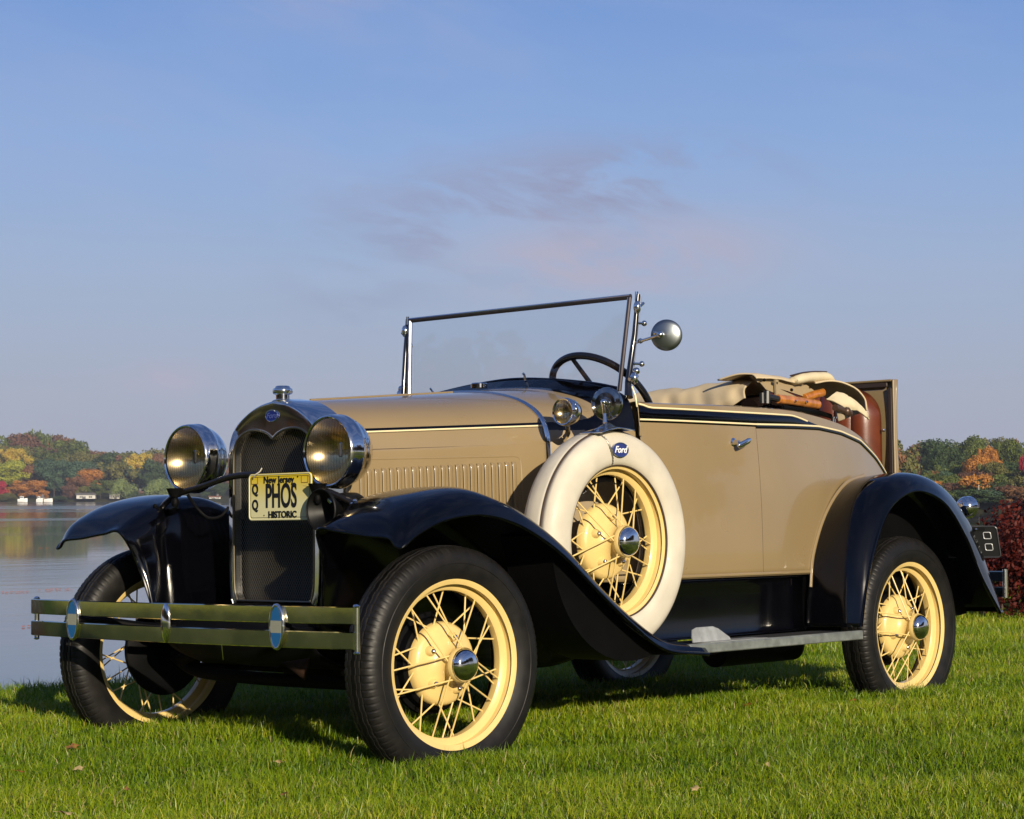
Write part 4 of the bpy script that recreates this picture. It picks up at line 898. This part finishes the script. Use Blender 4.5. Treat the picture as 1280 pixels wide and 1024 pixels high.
# rumble lid, raised, with its padded back
lid=MB(); hw=.462; zt=1.388; zb=.965
def lidrow(x,h_,o_=0): return x
G=np.array([[(3.062+.020*(z_-zb)*0-.012*math.sin(math.pi*(z_-zb)/(zt-zb)),y_,z_) for z_ in np.linspace(zb,zt,10)] for y_ in np.linspace(-hw,hw,20)])
lido=lid.grid(G).build('rumble_lid',TAN,car,60,solid=.010)
m=MB(); pth=[(3.050,-hw,zb),(3.050,-hw,zt),(3.050,hw,zt),(3.050,hw,zb)]
m.box((3.046,-hw+.006,(zb+zt)/2),(.024,.010,zt-zb),bev=.003).box((3.046,hw-.006,(zb+zt)/2),(.024,.010,zt-zb),bev=.003).box((3.046,0,zt-.004),(.024,2*hw-.024,.010),bev=.003)
m.build('lid_flange',TAN,lido)
MB().box((3.041,-hw+.023,(zb+zt)/2-.01),(.012,.020,zt-zb-.05),bev=.003).box((3.041,0,zt-.022),(.012,2*hw-.07,.020),bev=.003).build('weather_strip',mat('dark_weather_strip',(.03,.02,.017),.6),lido)
ri=cushion(3.025,-.378,.378,.93,1.350,.085,.0,10,'rumble_backrest',lido,.075)
MB().sphere((3.005,-.425,1.17),.008,10).build('catch_knob',CHROME,lido)
# rumble sill trim by the body edge: bolt plate / hinge
MB().lathe([(.010,0),(.010,.018),(.016,.020),(.016,.026),(.0005,.028)],O=(2.43,-.545,1.176),n=14).build('deck_knob',CHROME,car)
# ---- windshield
xb=1.082; lean=.035/.33
def wx(z): return xb+.012+(z-1.25)*lean
HWG=.548
def hwz(z): return .524+.024*(z-1.26)/.32
ZT=1.583
fr=MB(); topz=ZT
bot=crc([(wx(1.255),-.524,1.256),(wx(1.28),-.40,1.281),(wx(1.30),-.2,1.306),(wx(1.315),0,1.318),(wx(1.30),.2,1.306),(wx(1.28),.40,1.281),(wx(1.255),.524,1.256)],50)
P=np.vstack([[(wx(z_),-HWG,z_) for z_ in np.linspace(1.27,topz,8)],[(wx(topz),y_,topz) for y_ in np.linspace(-HWG,HWG,12)[1:]],[(wx(z_),HWG,z_) for z_ in np.linspace(topz,1.27,8)[1:]]])
wf=MB().tube([(wx(topz),y_,topz+.002) for y_ in np.linspace(-HWG-.006,HWG+.006,10)],.010,10,ry=.007,up=(0,0,1)).build('windshield_frame',mat('dark_plated_frame',(.06,.05,.055),.22,.6,.5),car)
MB().tube([(wx(topz)-.003,y_,topz+.007) for y_ in np.linspace(-HWG-.004,HWG+.004,10)],.0045,8).build('frame_chrome_strip',CHROME,wf)
for s_ in(1,-1): MB().tube([(wx(z_),-hwz(z_)*s_,z_) for z_ in np.linspace(1.250,topz,8)],.0085,10).build('side_channel',wf.data.materials[0],wf); MB().tube([(wx(z_)-.007,-(hwz(z_)-.002)*s_,z_) for z_ in np.linspace(1.250,topz,8)],.0022,8).build('channel_strip',CHROME,wf)
MB().tube(bot,.0085,10).build('bottom_channel',BLACK,wf); MB().tube(bot-[.008,0,.006],.0022,6).build('bottom_trim',BRASSY,wf)
top_=[(wx(topz),y_*HWG/.524,topz) for _,y_,_ in bot]; Gg=np.array([[np.array(a)*(1-u)+np.array(b_)*u for u in np.linspace(0,1,4)] for a,b_ in zip(bot,top_)])
MB().grid(Gg).build('glass',GLASS,wf)
for s_ in(1,-1):
    y_=-.572*s_
    po=MB().tube([(1.084,-.574*s_,1.225),(wx(1.27)+.004,-.559*s_,1.28),(wx(1.45)+.010,y_,1.45),(wx(1.60)+.012,y_*1.006,1.592)],[.018,.013,.0105,.009],12,ry=[.014,.011,.010,.008],up=(1,0,0)).build('windshield_post',mat('black_post_paint',(.006,.006,.01),.2,0,.8),car)
    MB().tube([(wx(z_)+.022,y_-(.004-.022*(1.585-z_)/.3*1.0+.004)*s_,z_) for z_ in np.linspace(1.285,1.585,8)],.0055,10).build('post_tube',CHROME,po)
    for z_,l_ in((1.490,.035),(1.345,.032)):
        k=MB().tube([(wx(z_)+.01,y_,z_),(wx(z_)+.022+l_*.5,y_-.010*s_,z_)],.0045,8).sphere((wx(z_)+.028+l_*.5,y_-.012*s_,z_),.0105,12); k.build('post_knob',CHROME,po)
    k=MB().sphere((wx(1.29)+.006,y_-.010*s_,1.292),.018,14,(.8,.9,1.3)).sphere((wx(1.31)+.014,y_-.014*s_,1.318),.013,12).tube([(wx(1.29)-.02,y_-.01*s_,1.287),(wx(1.29)+.02,y_-.014*s_,1.30)],.007,8).build('lower_clamp',CHROME,po)
    k=MB().sphere((wx(1.56)+.004,y_-.008*s_,1.545),.016,12,(.8,.9,1.5)).tube([(wx(1.55)-.006,y_-.012*s_,1.535),(wx(1.55)+.034,y_-.014*s_,1.562)],.0055,8).tube([(wx(1.6)+.006,y_,1.57),(wx(1.6)+.008,y_,1.602)],.006,8).build('upper_clamp',CHROME,po)
# mirror on post
mr=MB().lathe([(.0005,-.013),(.018,-.012),(.040,-.008),(.052,-.004),(.0555,.000),(.0545,.004)],O=(1.158,-.688,1.440),ax=(.84,.54,.02),n=40)
mo=mr.build('side_mirror',mat('dull_mirror_shell',(.30,.33,.34),.30,1),car); MB().lathe([(.054,.003),(.0005,.0035)],O=(1.158,-.688,1.440),ax=(.84,.54,.02),n=40).build('mirror_glass',mat('mirror_glass',(.9,.9,.9),.01,1),mo)
MB().tube([(1.120,-.580,1.420),(1.122,-.63,1.428),(1.128,-.686,1.440)],.0055,8).sphere((1.128,-.682,1.440),.014,10).sphere((1.125,-.662,1.447),.008,8).sphere((1.122,-.60,1.424),.010,8).build('mirror_arm',CHROME,mo)
# steering wheel
sc_=np.array([1.225,-.335,1.238]); a_=.75; ux=np.array([0,1,0]); uz=np.array([-math.sin(a_)*-1*-1,0,math.cos(a_)]); nn=np.cross(ux,uz)
SWM=mat('black_bakelite',(.006,.006,.008),.25,0,.4)
st=MB().tube([sc_+.203*(math.cos(t_)*ux+math.sin(t_)*uz) for t_ in np.linspace(0,2*np.pi,64,endpoint=False)],.0135,12,closed=True,up=tuple(nn)).build('steering_wheel',SWM,car)
for t_ in np.radians([90-8,90+112,90-128]): MB().tube([sc_+nn*.0,sc_+.198*(math.cos(t_)*ux+math.sin(t_)*uz)],[.012,.009],10,ry=.006,up=tuple(nn)).build('spoke',SWM,st)
MB().lathe([(.0005,.02),(.02,.018),(.028,.008),(.028,-.02)],O=sc_,ax=tuple(-nn),n=24).build('hub',SWM,st)
MB().tube([sc_,sc_+nn*.55*(1 if nn[0]<0 else -1)],.019,12).build('steering_column',SWM,st)

# ---- headlamps
def headlamp(y_):
    O=(-.145,y_,1.016)
    h=MB().lathe([(.1040,.003),(.1085,.006),(.1125,.002),(.1150,-.010),(.1165,-.028),(.1160,-.038),(.1175,-.041),(.1175,-.047),(.1140,-.050),(.1100,-.068),(.1000,-.092),(.0820,-.116),(.0570,-.134),(.0290,-.144),(.0005,-.147)],O=O,ax=(-1,0,0),n=72).build('headlamp',CHROME,car,50)
    MB().lathe([(.0005,.012),(.040,.011),(.075,.0075),(.1045,.002)],O=O,ax=(-1,0,0),n=64).build('lens',LENS,h)
    MB().lathe([(.103,-.002),(.095,-.020),(.078,-.048),(.052,-.072),(.022,-.086),(.0005,-.088)],O=O,ax=(-1,0,0),n=64).build('reflector',REFL,h)
    MB().lathe([(.0005,-.030),(.010,-.034),(.013,-.045),(.008,-.062),(.008,-.085)],O=O,ax=(-1,0,0),n=20).build('bulb',glassmat('bulb_glass',(.9,.9,.9),.3),h)
    MB().tube([(-.19,y_,.915),(-.19,y_,.885)],[.030,.018],14).sphere((-.19,y_,.868),.014,10,(1,1,1.4)).build('mounting_foot',DARK,h)
    MB().box((-.20,y_-math.copysign(.10,-1)*0-.116,1.016),(.012,.010,.045),bev=.003).build('side_catch',CHROME,h)
    return h
HLY=.350
headlamp(-HLY); headlamp(HLY)
bar=crc([(-.150,.475,.850),(-.165,.42,.874),(-.175,.345,.898),(-.175,.22,.920),(-.175,.10,.944),(-.175,0,.951),(-.175,-.10,.944),(-.175,-.22,.920),(-.175,-.345,.898),(-.165,-.42,.874),(-.150,-.475,.850)],60)
hb=MB().tube(bar,.0105,12).build('headlamp_bar',mat('black_plated_bar',(.05,.045,.045),.15,.8),car)
for s_ in(1,-1):
    MB().box((-.145,.485*s_,.846),(.05,.04,.018),bev=.005).sphere((-.165,.49*s_,.858),.008,8).sphere((-.125,.49*s_,.858),.008,8).build('bar_bracket',CHROME if s_<0 else DARK,hb)
    MB().tube(crc([(-.165,.315*s_,.892),(-.155,.275*s_,.845),(-.13,.25*s_,.815),(-.09,.235*s_,.82),(-.06,.23*s_,.85)],24),.0055,8).build('wiring_conduit',DARK,hb)
MB().tube([(-.12,-.40,.875),(-.02,-.50,.845)],.009,8,ry=.014).build('fender_brace',DARK,hb)
# horn below the near lamp
HO=(-.215,-.388,.832)
hn=MB().lathe([(.063,.0),(.066,-.004),(.064,-.009),(.054,-.022),(.040,-.040),(.028,-.062),(.022,-.085),(.022,-.11)],O=HO,ax=(-1,0,0),n=48).build('horn',mat('horn_black',(.003,.003,.003),.5,0,0,.3),car,60,solid=.003)
MB().lathe([(.0005,-.055),(.012,-.057),(.016,-.066)],O=HO,ax=(-1,0,0),n=20).build('horn_throat',DARK,hn)
MB().lathe([(.0005,.04),(.035,.038),(.050,.030),(.052,.010),(.052,-.030),(.046,-.045),(.0005,-.05)],O=(-.105,-.395,.835),ax=(-1,0,0),n=32).build('horn_motor',hn.data.materials[0],hn)
MB().lathe([(.0005,.035),(.024,.033),(.030,.024),(.030,-.02)],O=(-.095,-.395,.835),ax=(0,-1,.1),n=24).build('motor_cap',hn.data.materials[0],hn)
MB().tube([(-.17,-.36,.885),(-.16,-.385,.855)],.010,8).sphere((-.19,-.355,.879),.008,8).build('horn_bracket',CHROME,hn)
# licence plate on the bar
PW,PH=.300,.150; PO=np.array([-.186,-.170,.877])
def rrect(w_,h_,r_,n=5):
    P=[]
    for cx,cy,a0 in((w_/2-r_,h_/2-r_,0),(-w_/2+r_,h_/2-r_,90),(-w_/2+r_,-h_/2+r_,180),(w_/2-r_,-h_/2+r_,270)):
        for k in range(n+1): a=math.radians(a0+90*k/n); P.append((cx+r_*math.cos(a),cy+r_*math.sin(a)))
    return P
PMAT=bpy.data.materials.new('plate_yellow_fade'); PMAT.use_nodes=True; t=PMAT.node_tree; b=t.nodes['Principled BSDF']; b.inputs['Roughness'].default_value=.35
tc=t.nodes.new('ShaderNodeTexCoord'); sp=t.nodes.new('ShaderNodeSeparateXYZ'); r=t.nodes.new('ShaderNodeMapRange'); r.inputs['From Min'].default_value=PO[2]-.02; r.inputs['From Max'].default_value=PO[2]+.06
cr2=t.nodes.new('ShaderNodeValToRGB'); cr2.color_ramp.elements[0].color=(.66,.63,.36,1); cr2.color_ramp.elements[1].color=(.66,.50,.02,1)
t.links.new(tc.outputs['Object'],sp.inputs[0]); t.links.new(sp.outputs['Z'],r.inputs['Value']); t.links.new(r.outputs['Result'],cr2.inputs['Fac']); t.links.new(cr2.outputs['Color'],b.inputs['Base Color'])
pl=MB().prism(rrect(PW,PH,.014),PO,(0,-1,0),(0,0,1),(1,0,0),.002).build('front_licence_plate',PMAT,car,smooth=0)
MB().tube([PO+np.array([-.0005,-a,b_]) for a,b_ in rrect(PW-.006,PH-.006,.012)],.0022,6,closed=True,up=(1,0,0)).build('plate_border',PLATEC,pl)
MB().tube([PO+np.array([-.0008,-a,b_]) for a,b_ in rrect(PW-.020,PH-.020,.008)],.0006,6,closed=True,up=(1,0,0)).build('plate_line',INK,pl)
tp=lambda nm,s,size,u,v,sx=1,bold=0,mm=INK: text(nm,s,size,PO+np.array([-.0012,-u,v]),(0,-1,0),(0,0,1),mm,pl,.0006,sx,0,bold=bold)
tp('plate_lettering','New Jersey',.031,-.005,.054,1.0,.0007); tp('plate_lettering','PHOS',.106,.006,.000,.56,.0022)
tp('plate_lettering','Q',.045,-.118,.024,.8,.0016); tp('plate_lettering','Q',.045,-.118,-.026,.8,.0016)
tp('plate_lettering','HISTORIC',.029,.012,-.057,1.05,.0010)
OCH=mat('plate_box_ink',(.25,.12,.01),.5)
for u in(-.120,.118):
    MB().tube([PO+np.array([-.001,-(u+a),.054+b_]) for a,b_ in rrect(.030,.022,.002)],.0010,5,closed=True,up=(1,0,0)).build('sticker_box',OCH,pl)
MB().prism(ell(.0028,.0028,10),PO+np.array([-.001,-.085,.062]),(0,-1,0),(0,0,1),(-1,0,0),.0006).prism(ell(.0022,.0022,10),PO+np.array([-.001,.075,-.058]),(0,-1,0),(0,0,1),(-1,0,0),.0006).build('plate_dot',INK,pl,smooth=0)
MB().tube(crc([PO+np.array([-.006,.12,.062]),PO+np.array([-.012,.105,.072]),PO+np.array([-.006,.09,.082]),PO+np.array([-.002,.084,.094])],12),.002,6).build('plate_tie',WHITE,pl)

# ---- bumper
def barx(y_): return -.500+.050*(abs(y_)/.79)**2.2
bm=None
for z_,in_ in((.524,0),(.452,0)):
    ys_=np.linspace(-.785,.785,60); P=[(barx(y_),y_,z_-.0*abs(y_)) for y_ in ys_]
    G=[]
    for (x_,y_,zz) in P:
        G.append([(x_+.006,y_,zz-.023),(x_,y_,zz-.025),(x_-.0060,y_,zz-.0225),(x_-.0061,y_,zz),(x_-.0060,y_,zz+.0225),(x_,y_,zz+.025),(x_+.006,y_,zz+.023),(x_+.006,y_,zz)])
    m=MB().grid(np.array(G),closed=True); m.f+=[tuple(range(7,-1,-1)),tuple(len(m.v)-8+i for i in range(8))]; m.mi+=[0,0]
    o=m.build('front_bumper' if bm is None else 'lower_bumper_bar',NICKEL,car if bm is None else bm,22)
    bm=bm or o
for s_ in(1,-1):
    MB().tube([(-.436,.781*s_,.418),(-.436,.781*s_,.550)],.0085,12).sphere((-.437,.781*s_,.551),.011,12,(1,1,.6)).sphere((-.437,.781*s_,.417),.010,12,(1,1,.6)).build('end_bolt',CHROME,bm)
    y_=.50*s_; x_=barx(y_)-.014
    c=MB().prism(ell(.0300,.066,36),(x_+.010,y_,.488),(0,-1,0),(0,0,1),(-1,0,0),.006).tube([(x_+.003,y_+.028*math.cos(t_),.488+.063*math.sin(t_)) for t_ in np.linspace(0,2*np.pi,40,endpoint=False)],.006,8,closed=True,up=(1,0,0)).build('bumper_clamp',CHROME,bm,50)
    e_=np.array(ell(.0235,.058,60)); 
    for nm,mm,lo_,hi_ in(('clamp_enamel_blue',CLAMPBLUE,.018,.07),('clamp_enamel_white',CLAMPWHITE,-.018,.018),('clamp_enamel_blue',CLAMPBLUE,-.07,-.018)):
        pts=[(a,np.clip(b_,lo_,hi_)) for a,b_ in e_ if True]; pts=[(a if lo_<b_<hi_ else math.copysign(.0235*math.sqrt(max(0,1-(np.clip(b_,lo_,hi_)/.058)**2)),a),float(np.clip(b_,lo_,hi_))) for a,b_ in e_]
        q=[]; 
        for p_ in pts:
            if not q or abs(p_[0]-q[-1][0])+abs(p_[1]-q[-1][1])>1e-5: q.append(p_)
        MB().prism(q,(x_+.0025,y_,.488),(0,-1,0),(0,0,1),(-1,0,0),.004).build(nm,mm,c,smooth=0)
    MB().tube(crc([(x_+.034,y_,.488),(-.40,y_*.85,.48),(-.28,y_*.72,.46),(-.15,.33*s_,.46),(.10,.33*s_,.46)],20),.012,10,ry=.022,up=(0,0,1)).build('bumper_arm',DARK,bm)
MB().sphere((barx(0)-.006,0,.488),.062,20,(.18,.36,1)).build('centre_clamp',CHROME,bm)
# ---- chassis
ch=MB().box((1.40,-.33,.45),(3.2,.05,.10),bev=.01).box((1.40,.33,.45),(3.2,.05,.10),bev=.01).box((-.10,0,.475),(.08,.68,.09),bev=.02).box((3.0,0,.45),(.08,.68,.09),bev=.02).box((1.3,0,.43),(.1,.66,.08)).build('chassis_frame',DARK,car)
MB().tube(crc([(0,-.60,.345),(0,-.50,.30),(0,-.36,.285),(0,0,.280),(0,.36,.285),(0,.50,.30),(0,.60,.345)],40),.022,12,ry=.018).build('front_axle',DARK,ch)
MB().tube(crc([(-.03,-.52,.33),(-.03,-.30,.40),(-.03,0,.435),(-.03,.30,.40),(-.03,.52,.33)],30),.022,8,ry=.024).build('front_spring',DARK,ch)
MB().tube([(.16,-.56,.30),(.16,.56,.30)],.013,10).build('tie_rod',DARK,ch)
MB().tube([(.0,-.5,.30),(1.2,-.05,.32)],.018,8).tube([(.0,.5,.30),(1.2,.05,.32)],.018,8).build('radius_rod',DARK,ch)
MB().box((.42,0,.42),(.80,.34,.26),bev=.06).box((1.0,0,.38),(.45,.26,.20),bev=.06).build('engine_pan',DARK,ch)
MB().box((.40,0,.66),(.76,.40,.30)).build('engine_block',DARK,ch,smooth=0)
MB().tube([(2.629,-.60,.36),(2.629,.60,.36)],.040,14).sphere((2.629,0,.36),.13,18).build('rear_axle',DARK,ch)
MB().tube([(1.80,-.40,.295),(2.32,-.40,.295)],.062,20).tube([(.7,-.36,.36),(1.8,-.40,.300)],.02,10).build('muffler',DARK,ch)
MB().box((3.02,0,.60),(.14,.86,.34),bev=.04).build('fuel_tank_apron',DARK,ch)
G=patch([[(-.10,y_,.50),(-.20,y_,.47),(-.22,y_,.40+.05*abs(y_)),(-.17,y_,.345+.08*abs(y_)),(-.06,y_,.33)] for y_ in np.linspace(-.36,.36,7)],24,20)
MB().grid(G).build('front_valance',DARK,ch,60,solid=.004)
MB().add([(-.24,-.24,.36),(-.21,-.33,.375),(-.20,-.30,.305)],[(0,1,2)]).build('rusty_bracket',RUST,ch,solid=.006)
MB().tube([(-.27,.02,.44),(-.26,.02,.36)],.001*2.5,6).build('crank_guide',CHROME,ch)
# ---- cowl lamp and small mirror
CL=(.715,-.585,1.160)
cl=MB().lathe([(.0405,.002),(.045,.004),(.0475,-.002),(.0480,-.014),(.0465,-.022),(.043,-.040),(.034,-.058),(.018,-.070),(.0005,-.073)],O=CL,ax=(-1,0,0),n=48).build('cowl_lamp',CHROME,car)
MB().lathe([(.0005,.006),(.02,.005),(.041,.001)],O=CL,ax=(-1,0,0),n=32).build('lens',LENS,cl)
MB().lathe([(.041,-.002),(.035,-.018),(.02,-.032),(.0005,-.038)],O=CL,ax=(-1,0,0),n=32).build('reflector',REFL,cl)
MB().tube(crc([(.75,-.575,1.118),(.79,-.54,1.09),(.84,-.48,1.075)],10),.012,10,ry=.009).build('lamp_arm',CHROME,cl)
CLf=cl.copy(); sc.collection.objects.link(CLf); CLf.location=(0,0,0); CLf.scale=(1,-1,1)
for c in list(cl.children): d_=c.copy(); sc.collection.objects.link(d_); d_.parent=CLf
# round mirror on the spare's clamp
mc=(.800,-.700,1.185)
mi_=MB().lathe([(.0005,.018),(.010,.018),(.012,.010),(.022,.009),(.024,.005),(.036,.004),(.038,.0),(.052,-.004),(.0565,-.012),(.0560,-.018)],O=mc,ax=(-.93,-.30,0),n=44).build('spare_mirror',mat('dark_nickel',(.42,.40,.36),.12,1),car,35)
MB().lathe([(.0555,-.018),(.0005,-.018)],O=mc,ax=(-.93,-.30,0),n=40).build('mirror_glass',mat('mirror_glass_b',(.9,.9,.9),.01,1),mi_)
MB().tube([(.770,-.712,1.190),(.775,-.715,1.15),(.770,-.722,1.118)],[.007,.006,.008],10).sphere((.775,-.713,1.188),.012,10).build('mirror_stem',CHROME,mi_)
MB().grid(patch([[(.765+dx*k_,-.735+dy*1.0,SC[2]+.3755+.020*math.exp(-(k_/.35)**2)*math.exp(-(dy/.030)**2)-.5*((.765+dx*k_-.79)**2)/.372) for dy in np.linspace(-.050,.050,7)] for k_,dx in[(q_,.085) for q_ in np.linspace(-1,1,9)]],30,14)).build('mirror_base',CHROME,mi_,60,solid=.003)
# ---- tail lamp, rear plate, rear bumper
TLc=(3.150,-.735,.838)
tl_=MB().lathe([(.0005,.050),(.020,.047),(.036,.036),(.044,.018),(.046,.0),(.047,-.008),(.044,-.010)],O=TLc,ax=(-1,-.0,.05),n=36).build('tail_lamp',CHROME,car)
MB().lathe([(.044,-.010),(.0005,-.018)],O=TLc,ax=(-1,0,.05),n=32).build('red_lens',mat('red_lens',(.4,.01,.01),.15,0,.5),tl_)
MB().tube([(3.15,-.72,.80),(3.12,-.69,.72)],.010,8).build('lamp_stem',DARK,tl_)
RP=np.array([3.200,-.830,.692]); xd=np.array([.35,-.93,0]); xd/=np.linalg.norm(xd); nd=np.cross(xd,[0,0,1])
VV=np.array([-.26,0,.965]); rp=MB().prism(rrect(.250,.140,.016),RP+xd*-.105,xd,VV,nd,.003).build('rear_licence_plate',mat('plate_back_black',(.02,.021,.023),.4,.2,.2),car,smooth=0)
tag(rp,'dark back side of the rear licence plate')
MB().tube([RP+xd*(-.105+a)+VV*b_+nd*.004 for a,b_ in rrect(.244,.134,.014)],.0026,6,closed=True,up=tuple(nd)).build('plate_rim',mat('plate_back_rim',(.10,.10,.11),.35,.5),rp)
WM=mat('embossed_outline',(.62,.64,.66),.4,.3)
for zz in(.027,-.023):
    for u0 in(.022,): MB().tube([RP+xd*(u0-.048+a)+VV*(zz+b_)+nd*.005 for a,b_ in rrect(.030,.028,.006)],.0019,6,closed=True,up=tuple(nd)).build('embossed_letter',WM,rp)
MB().prism(rrect(.06,.012,.003),RP+xd*(-.060)+VV*.055+nd*.003,xd,VV,nd,.003).build('plate_slot',INK,rp,smooth=0)
MB().sphere(RP+xd*(-.068)+VV*.054+nd*.008,.006,8).build('plate_bolt',CHROME,rp)
rb_=MB()
for z_ in(.545,.480): rb_.box((3.30,-.60,z_),(.012,.44,.045),bev=.004)
rb_.build('rear_bumperette',NICKEL,car); 
rb2=MB()
for z_ in(.545,.480): rb2.box((3.30,.60,z_),(.012,.44,.045),bev=.004)
rb2.build('rear_bumperette',NICKEL,car)
MB().tube([(3.297,-.822,.455),(3.297,-.822,.575)],.011,12).build('bumper_end_roll',CHROME,car)
# ---- folded top: canvas over the seat back, irons and bows, rolled cloth
def cloth(ctrl,nu,nv,nm,mm,parent,amp=.006,th=.006,fr=1.0):
    G=patch(ctrl,nu,nv); u=np.linspace(0,1,nu)[:,None]*fr; v=np.linspace(0,1,nv)[None]; 
    ph=rng.uniform(0,6,4); d_=amp*(np.sin(u*13+v*5+ph[0])*.7+np.sin(u*7-v*8+ph[1])+.35*np.sin(u*27+ph[2]+v*6))
    G[...,2]+=d_*.45; G[...,0]+=d_*.6; G[...,1]+=d_*.5
    return MB().grid(G).build(nm,mm,parent,70,solid=th)
ft=cloth([[(1.955,y_,1.17+(.09 if k==6 else .03*(k==5))),(1.950,y_,1.23+(.055 if k==6 else .015*(k==5))),(1.965,y_,1.270+.007*k),(2.02,y_,1.296+.007*k),(2.10,y_,1.30),(2.14,y_,1.22)] for k,y_ in enumerate(np.linspace(.54,-.455,7))],180,40,'folded_top',CANVAS,car,.009,fr=2.8)
tag(ft,'folded tan canvas top lying over the seat back')
# canvas lying over the folded irons
cloth([[(1.905,-.36,1.335),(1.92,-.44,1.356),(1.93,-.50,1.352),(1.925,-.53,1.335)],[(2.02,-.36,1.338),(2.03,-.44,1.358),(2.03,-.50,1.354),(2.03,-.53,1.338)],[(2.15,-.36,1.325),(2.15,-.44,1.352),(2.15,-.50,1.348),(2.15,-.525,1.335)],[(2.26,-.36,1.31),(2.26,-.44,1.338),(2.26,-.50,1.334),(2.26,-.52,1.325)]],50,20,'top_cloth_fold',CANVAS,ft,.003,.006)
MB().box((2.24,-.42,1.235),(.42,.12,.09),bev=.02).build('dark_shade_block',mat('painted_shade_black',(.010,.006,.005),.95,0,0,.05),ft)  # near-black block added as the shade behind the folded irons
ir=MB().prism([(1.93,1.345),(2.02,1.347),(2.30,1.330),(2.40,1.292),(2.36,1.270),(2.15,1.300),(1.98,1.315)],(0,-.505,0),(1,0,0),(0,0,1),(0,1,0),.012)
ir.prism([(1.96,1.322),(2.02,1.318),(2.30,1.256),(2.28,1.238),(2.0,1.296)],(0,-.52,0),(1,0,0),(0,0,1),(0,1,0),.010)
ir.prism([(2.045,1.335),(2.065,1.335),(2.07,1.245),(2.05,1.245)],(0,-.535,0),(1,0,0),(0,0,1),(0,1,0),.008); ir.build('folding_iron',DRABIRON,ft,smooth=0)
for x_,z_ in((1.975,1.330),(2.055,1.322),(2.16,1.300)): MB().sphere((x_,-.531,z_),.007,8).build('rivet',DARK,ft)
MB().tube(crc([(2.00,-.575,1.256),(2.08,-.572,1.255),(2.2,-.565,1.251),(2.31,-.555,1.247)],14),.0175,12,ry=.014).build('wooden_bow',WOOD,ft)
MB().tube(crc([(2.28,-.51,1.274),(2.35,-.51,1.290),(2.43,-.50,1.303)],10),.0165,12,ry=.013).build('wooden_bow',WOOD,ft)
MB().tube([(1.925,-.575,1.262),(2.01,-.575,1.255)],.0125,10).tube([(1.925,-.575,1.235),(1.927,-.575,1.283)],.014,10).tube([(1.895,-.575,1.235),(1.895,-.575,1.275)],.010,10).build('bow_socket',mat('dark_socket_iron',(.06,.06,.06),.3,.8),ft)
for x_ in(2.10,2.18): MB().sphere((x_,-.588,1.251),.006,8).build('bow_screw',CHROME,ft)
MB().tube([(2.03,-.575,1.225),(2.30,-.56,1.215),(2.42,-.54,1.205)],.010,8,ry=.008).build('lower_iron',DARK,ft)
rc=np.array([(2.19,-.515,1.338),(2.26,-.52,1.352),(2.34,-.52,1.360),(2.42,-.515,1.364),(2.455,-.51,1.352)])
MB().tube(crc(rc,20),[.010]+[.019,.020,.021,.021,.020,.020,.021,.021,.021,.020,.020,.020,.020,.020,.019,.018,.015]+[.010,.004],14,ry=.030).build('rolled_cloth',CANVAS2,ft,70)
MB().tube(crc(rc[:4]+[0,.0,.021],16),.0035,8,ry=.014).build('roll_binding',SEAM,ft)
cloth([[(2.30,-.55,1.335),(2.34,-.50,1.345),(2.38,-.44,1.345),(2.40,-.38,1.335)],[(2.42,-.56,1.345),(2.46,-.50,1.352),(2.48,-.44,1.350),(2.50,-.38,1.335)],[(2.54,-.57,1.328),(2.57,-.50,1.336),(2.59,-.44,1.330),(2.60,-.38,1.310)],[(2.61,-.58,1.285),(2.66,-.51,1.285),(2.68,-.45,1.275),(2.68,-.39,1.260)],[(2.62,-.585,1.235),(2.67,-.52,1.225),(2.69,-.46,1.215),(2.69,-.40,1.200)]],60,30,'hanging_flap',CANVAS,ft,.003,.006)
cloth([[(2.36,-.56,1.268),(2.38,-.585,1.262),(2.42,-.595,1.242),(2.46,-.595,1.222)],[(2.43,-.56,1.300),(2.46,-.585,1.288),(2.49,-.600,1.262),(2.51,-.60,1.230)],[(2.47,-.56,1.285),(2.50,-.59,1.268),(2.55,-.605,1.240),(2.57,-.605,1.210)],[(2.53,-.56,1.255),(2.57,-.59,1.240),(2.60,-.60,1.215),(2.61,-.60,1.192)]],40,24,'crumpled_lining',CANVAS2,ft,.005,.008)
MB().tube([(2.36,-.60,1.235),(2.47,-.60,1.215)],.014,10).sphere((2.43,-.61,1.222),.018,10).build('top_hinge',mat('brown_iron',(.10,.06,.04),.4,.5),ft)
# tan tonneau trim roll along the far body rail
# haze: even thin autumn air over the lawn and the lake
hm=bpy.data.materials.new('haze_air'); hm.use_nodes=True; t=hm.node_tree; t.nodes.remove(t.nodes['Principled BSDF']); v=t.nodes.new('ShaderNodeVolumePrincipled')
v.inputs['Color'].default_value=(.72,.80,1,1); v.inputs['Density'].default_value=.00021; v.inputs['Anisotropy'].default_value=.0; t.links.new(v.outputs[0],t.nodes['Material Output'].inputs['Volume'])
hz_=MB().box((0,300,17),(2600,2400,58)).build('haze',hm,smooth=0); tag(hz_,'thin autumn haze over the lake and lawn','haze',kind='stuff')
print('done')
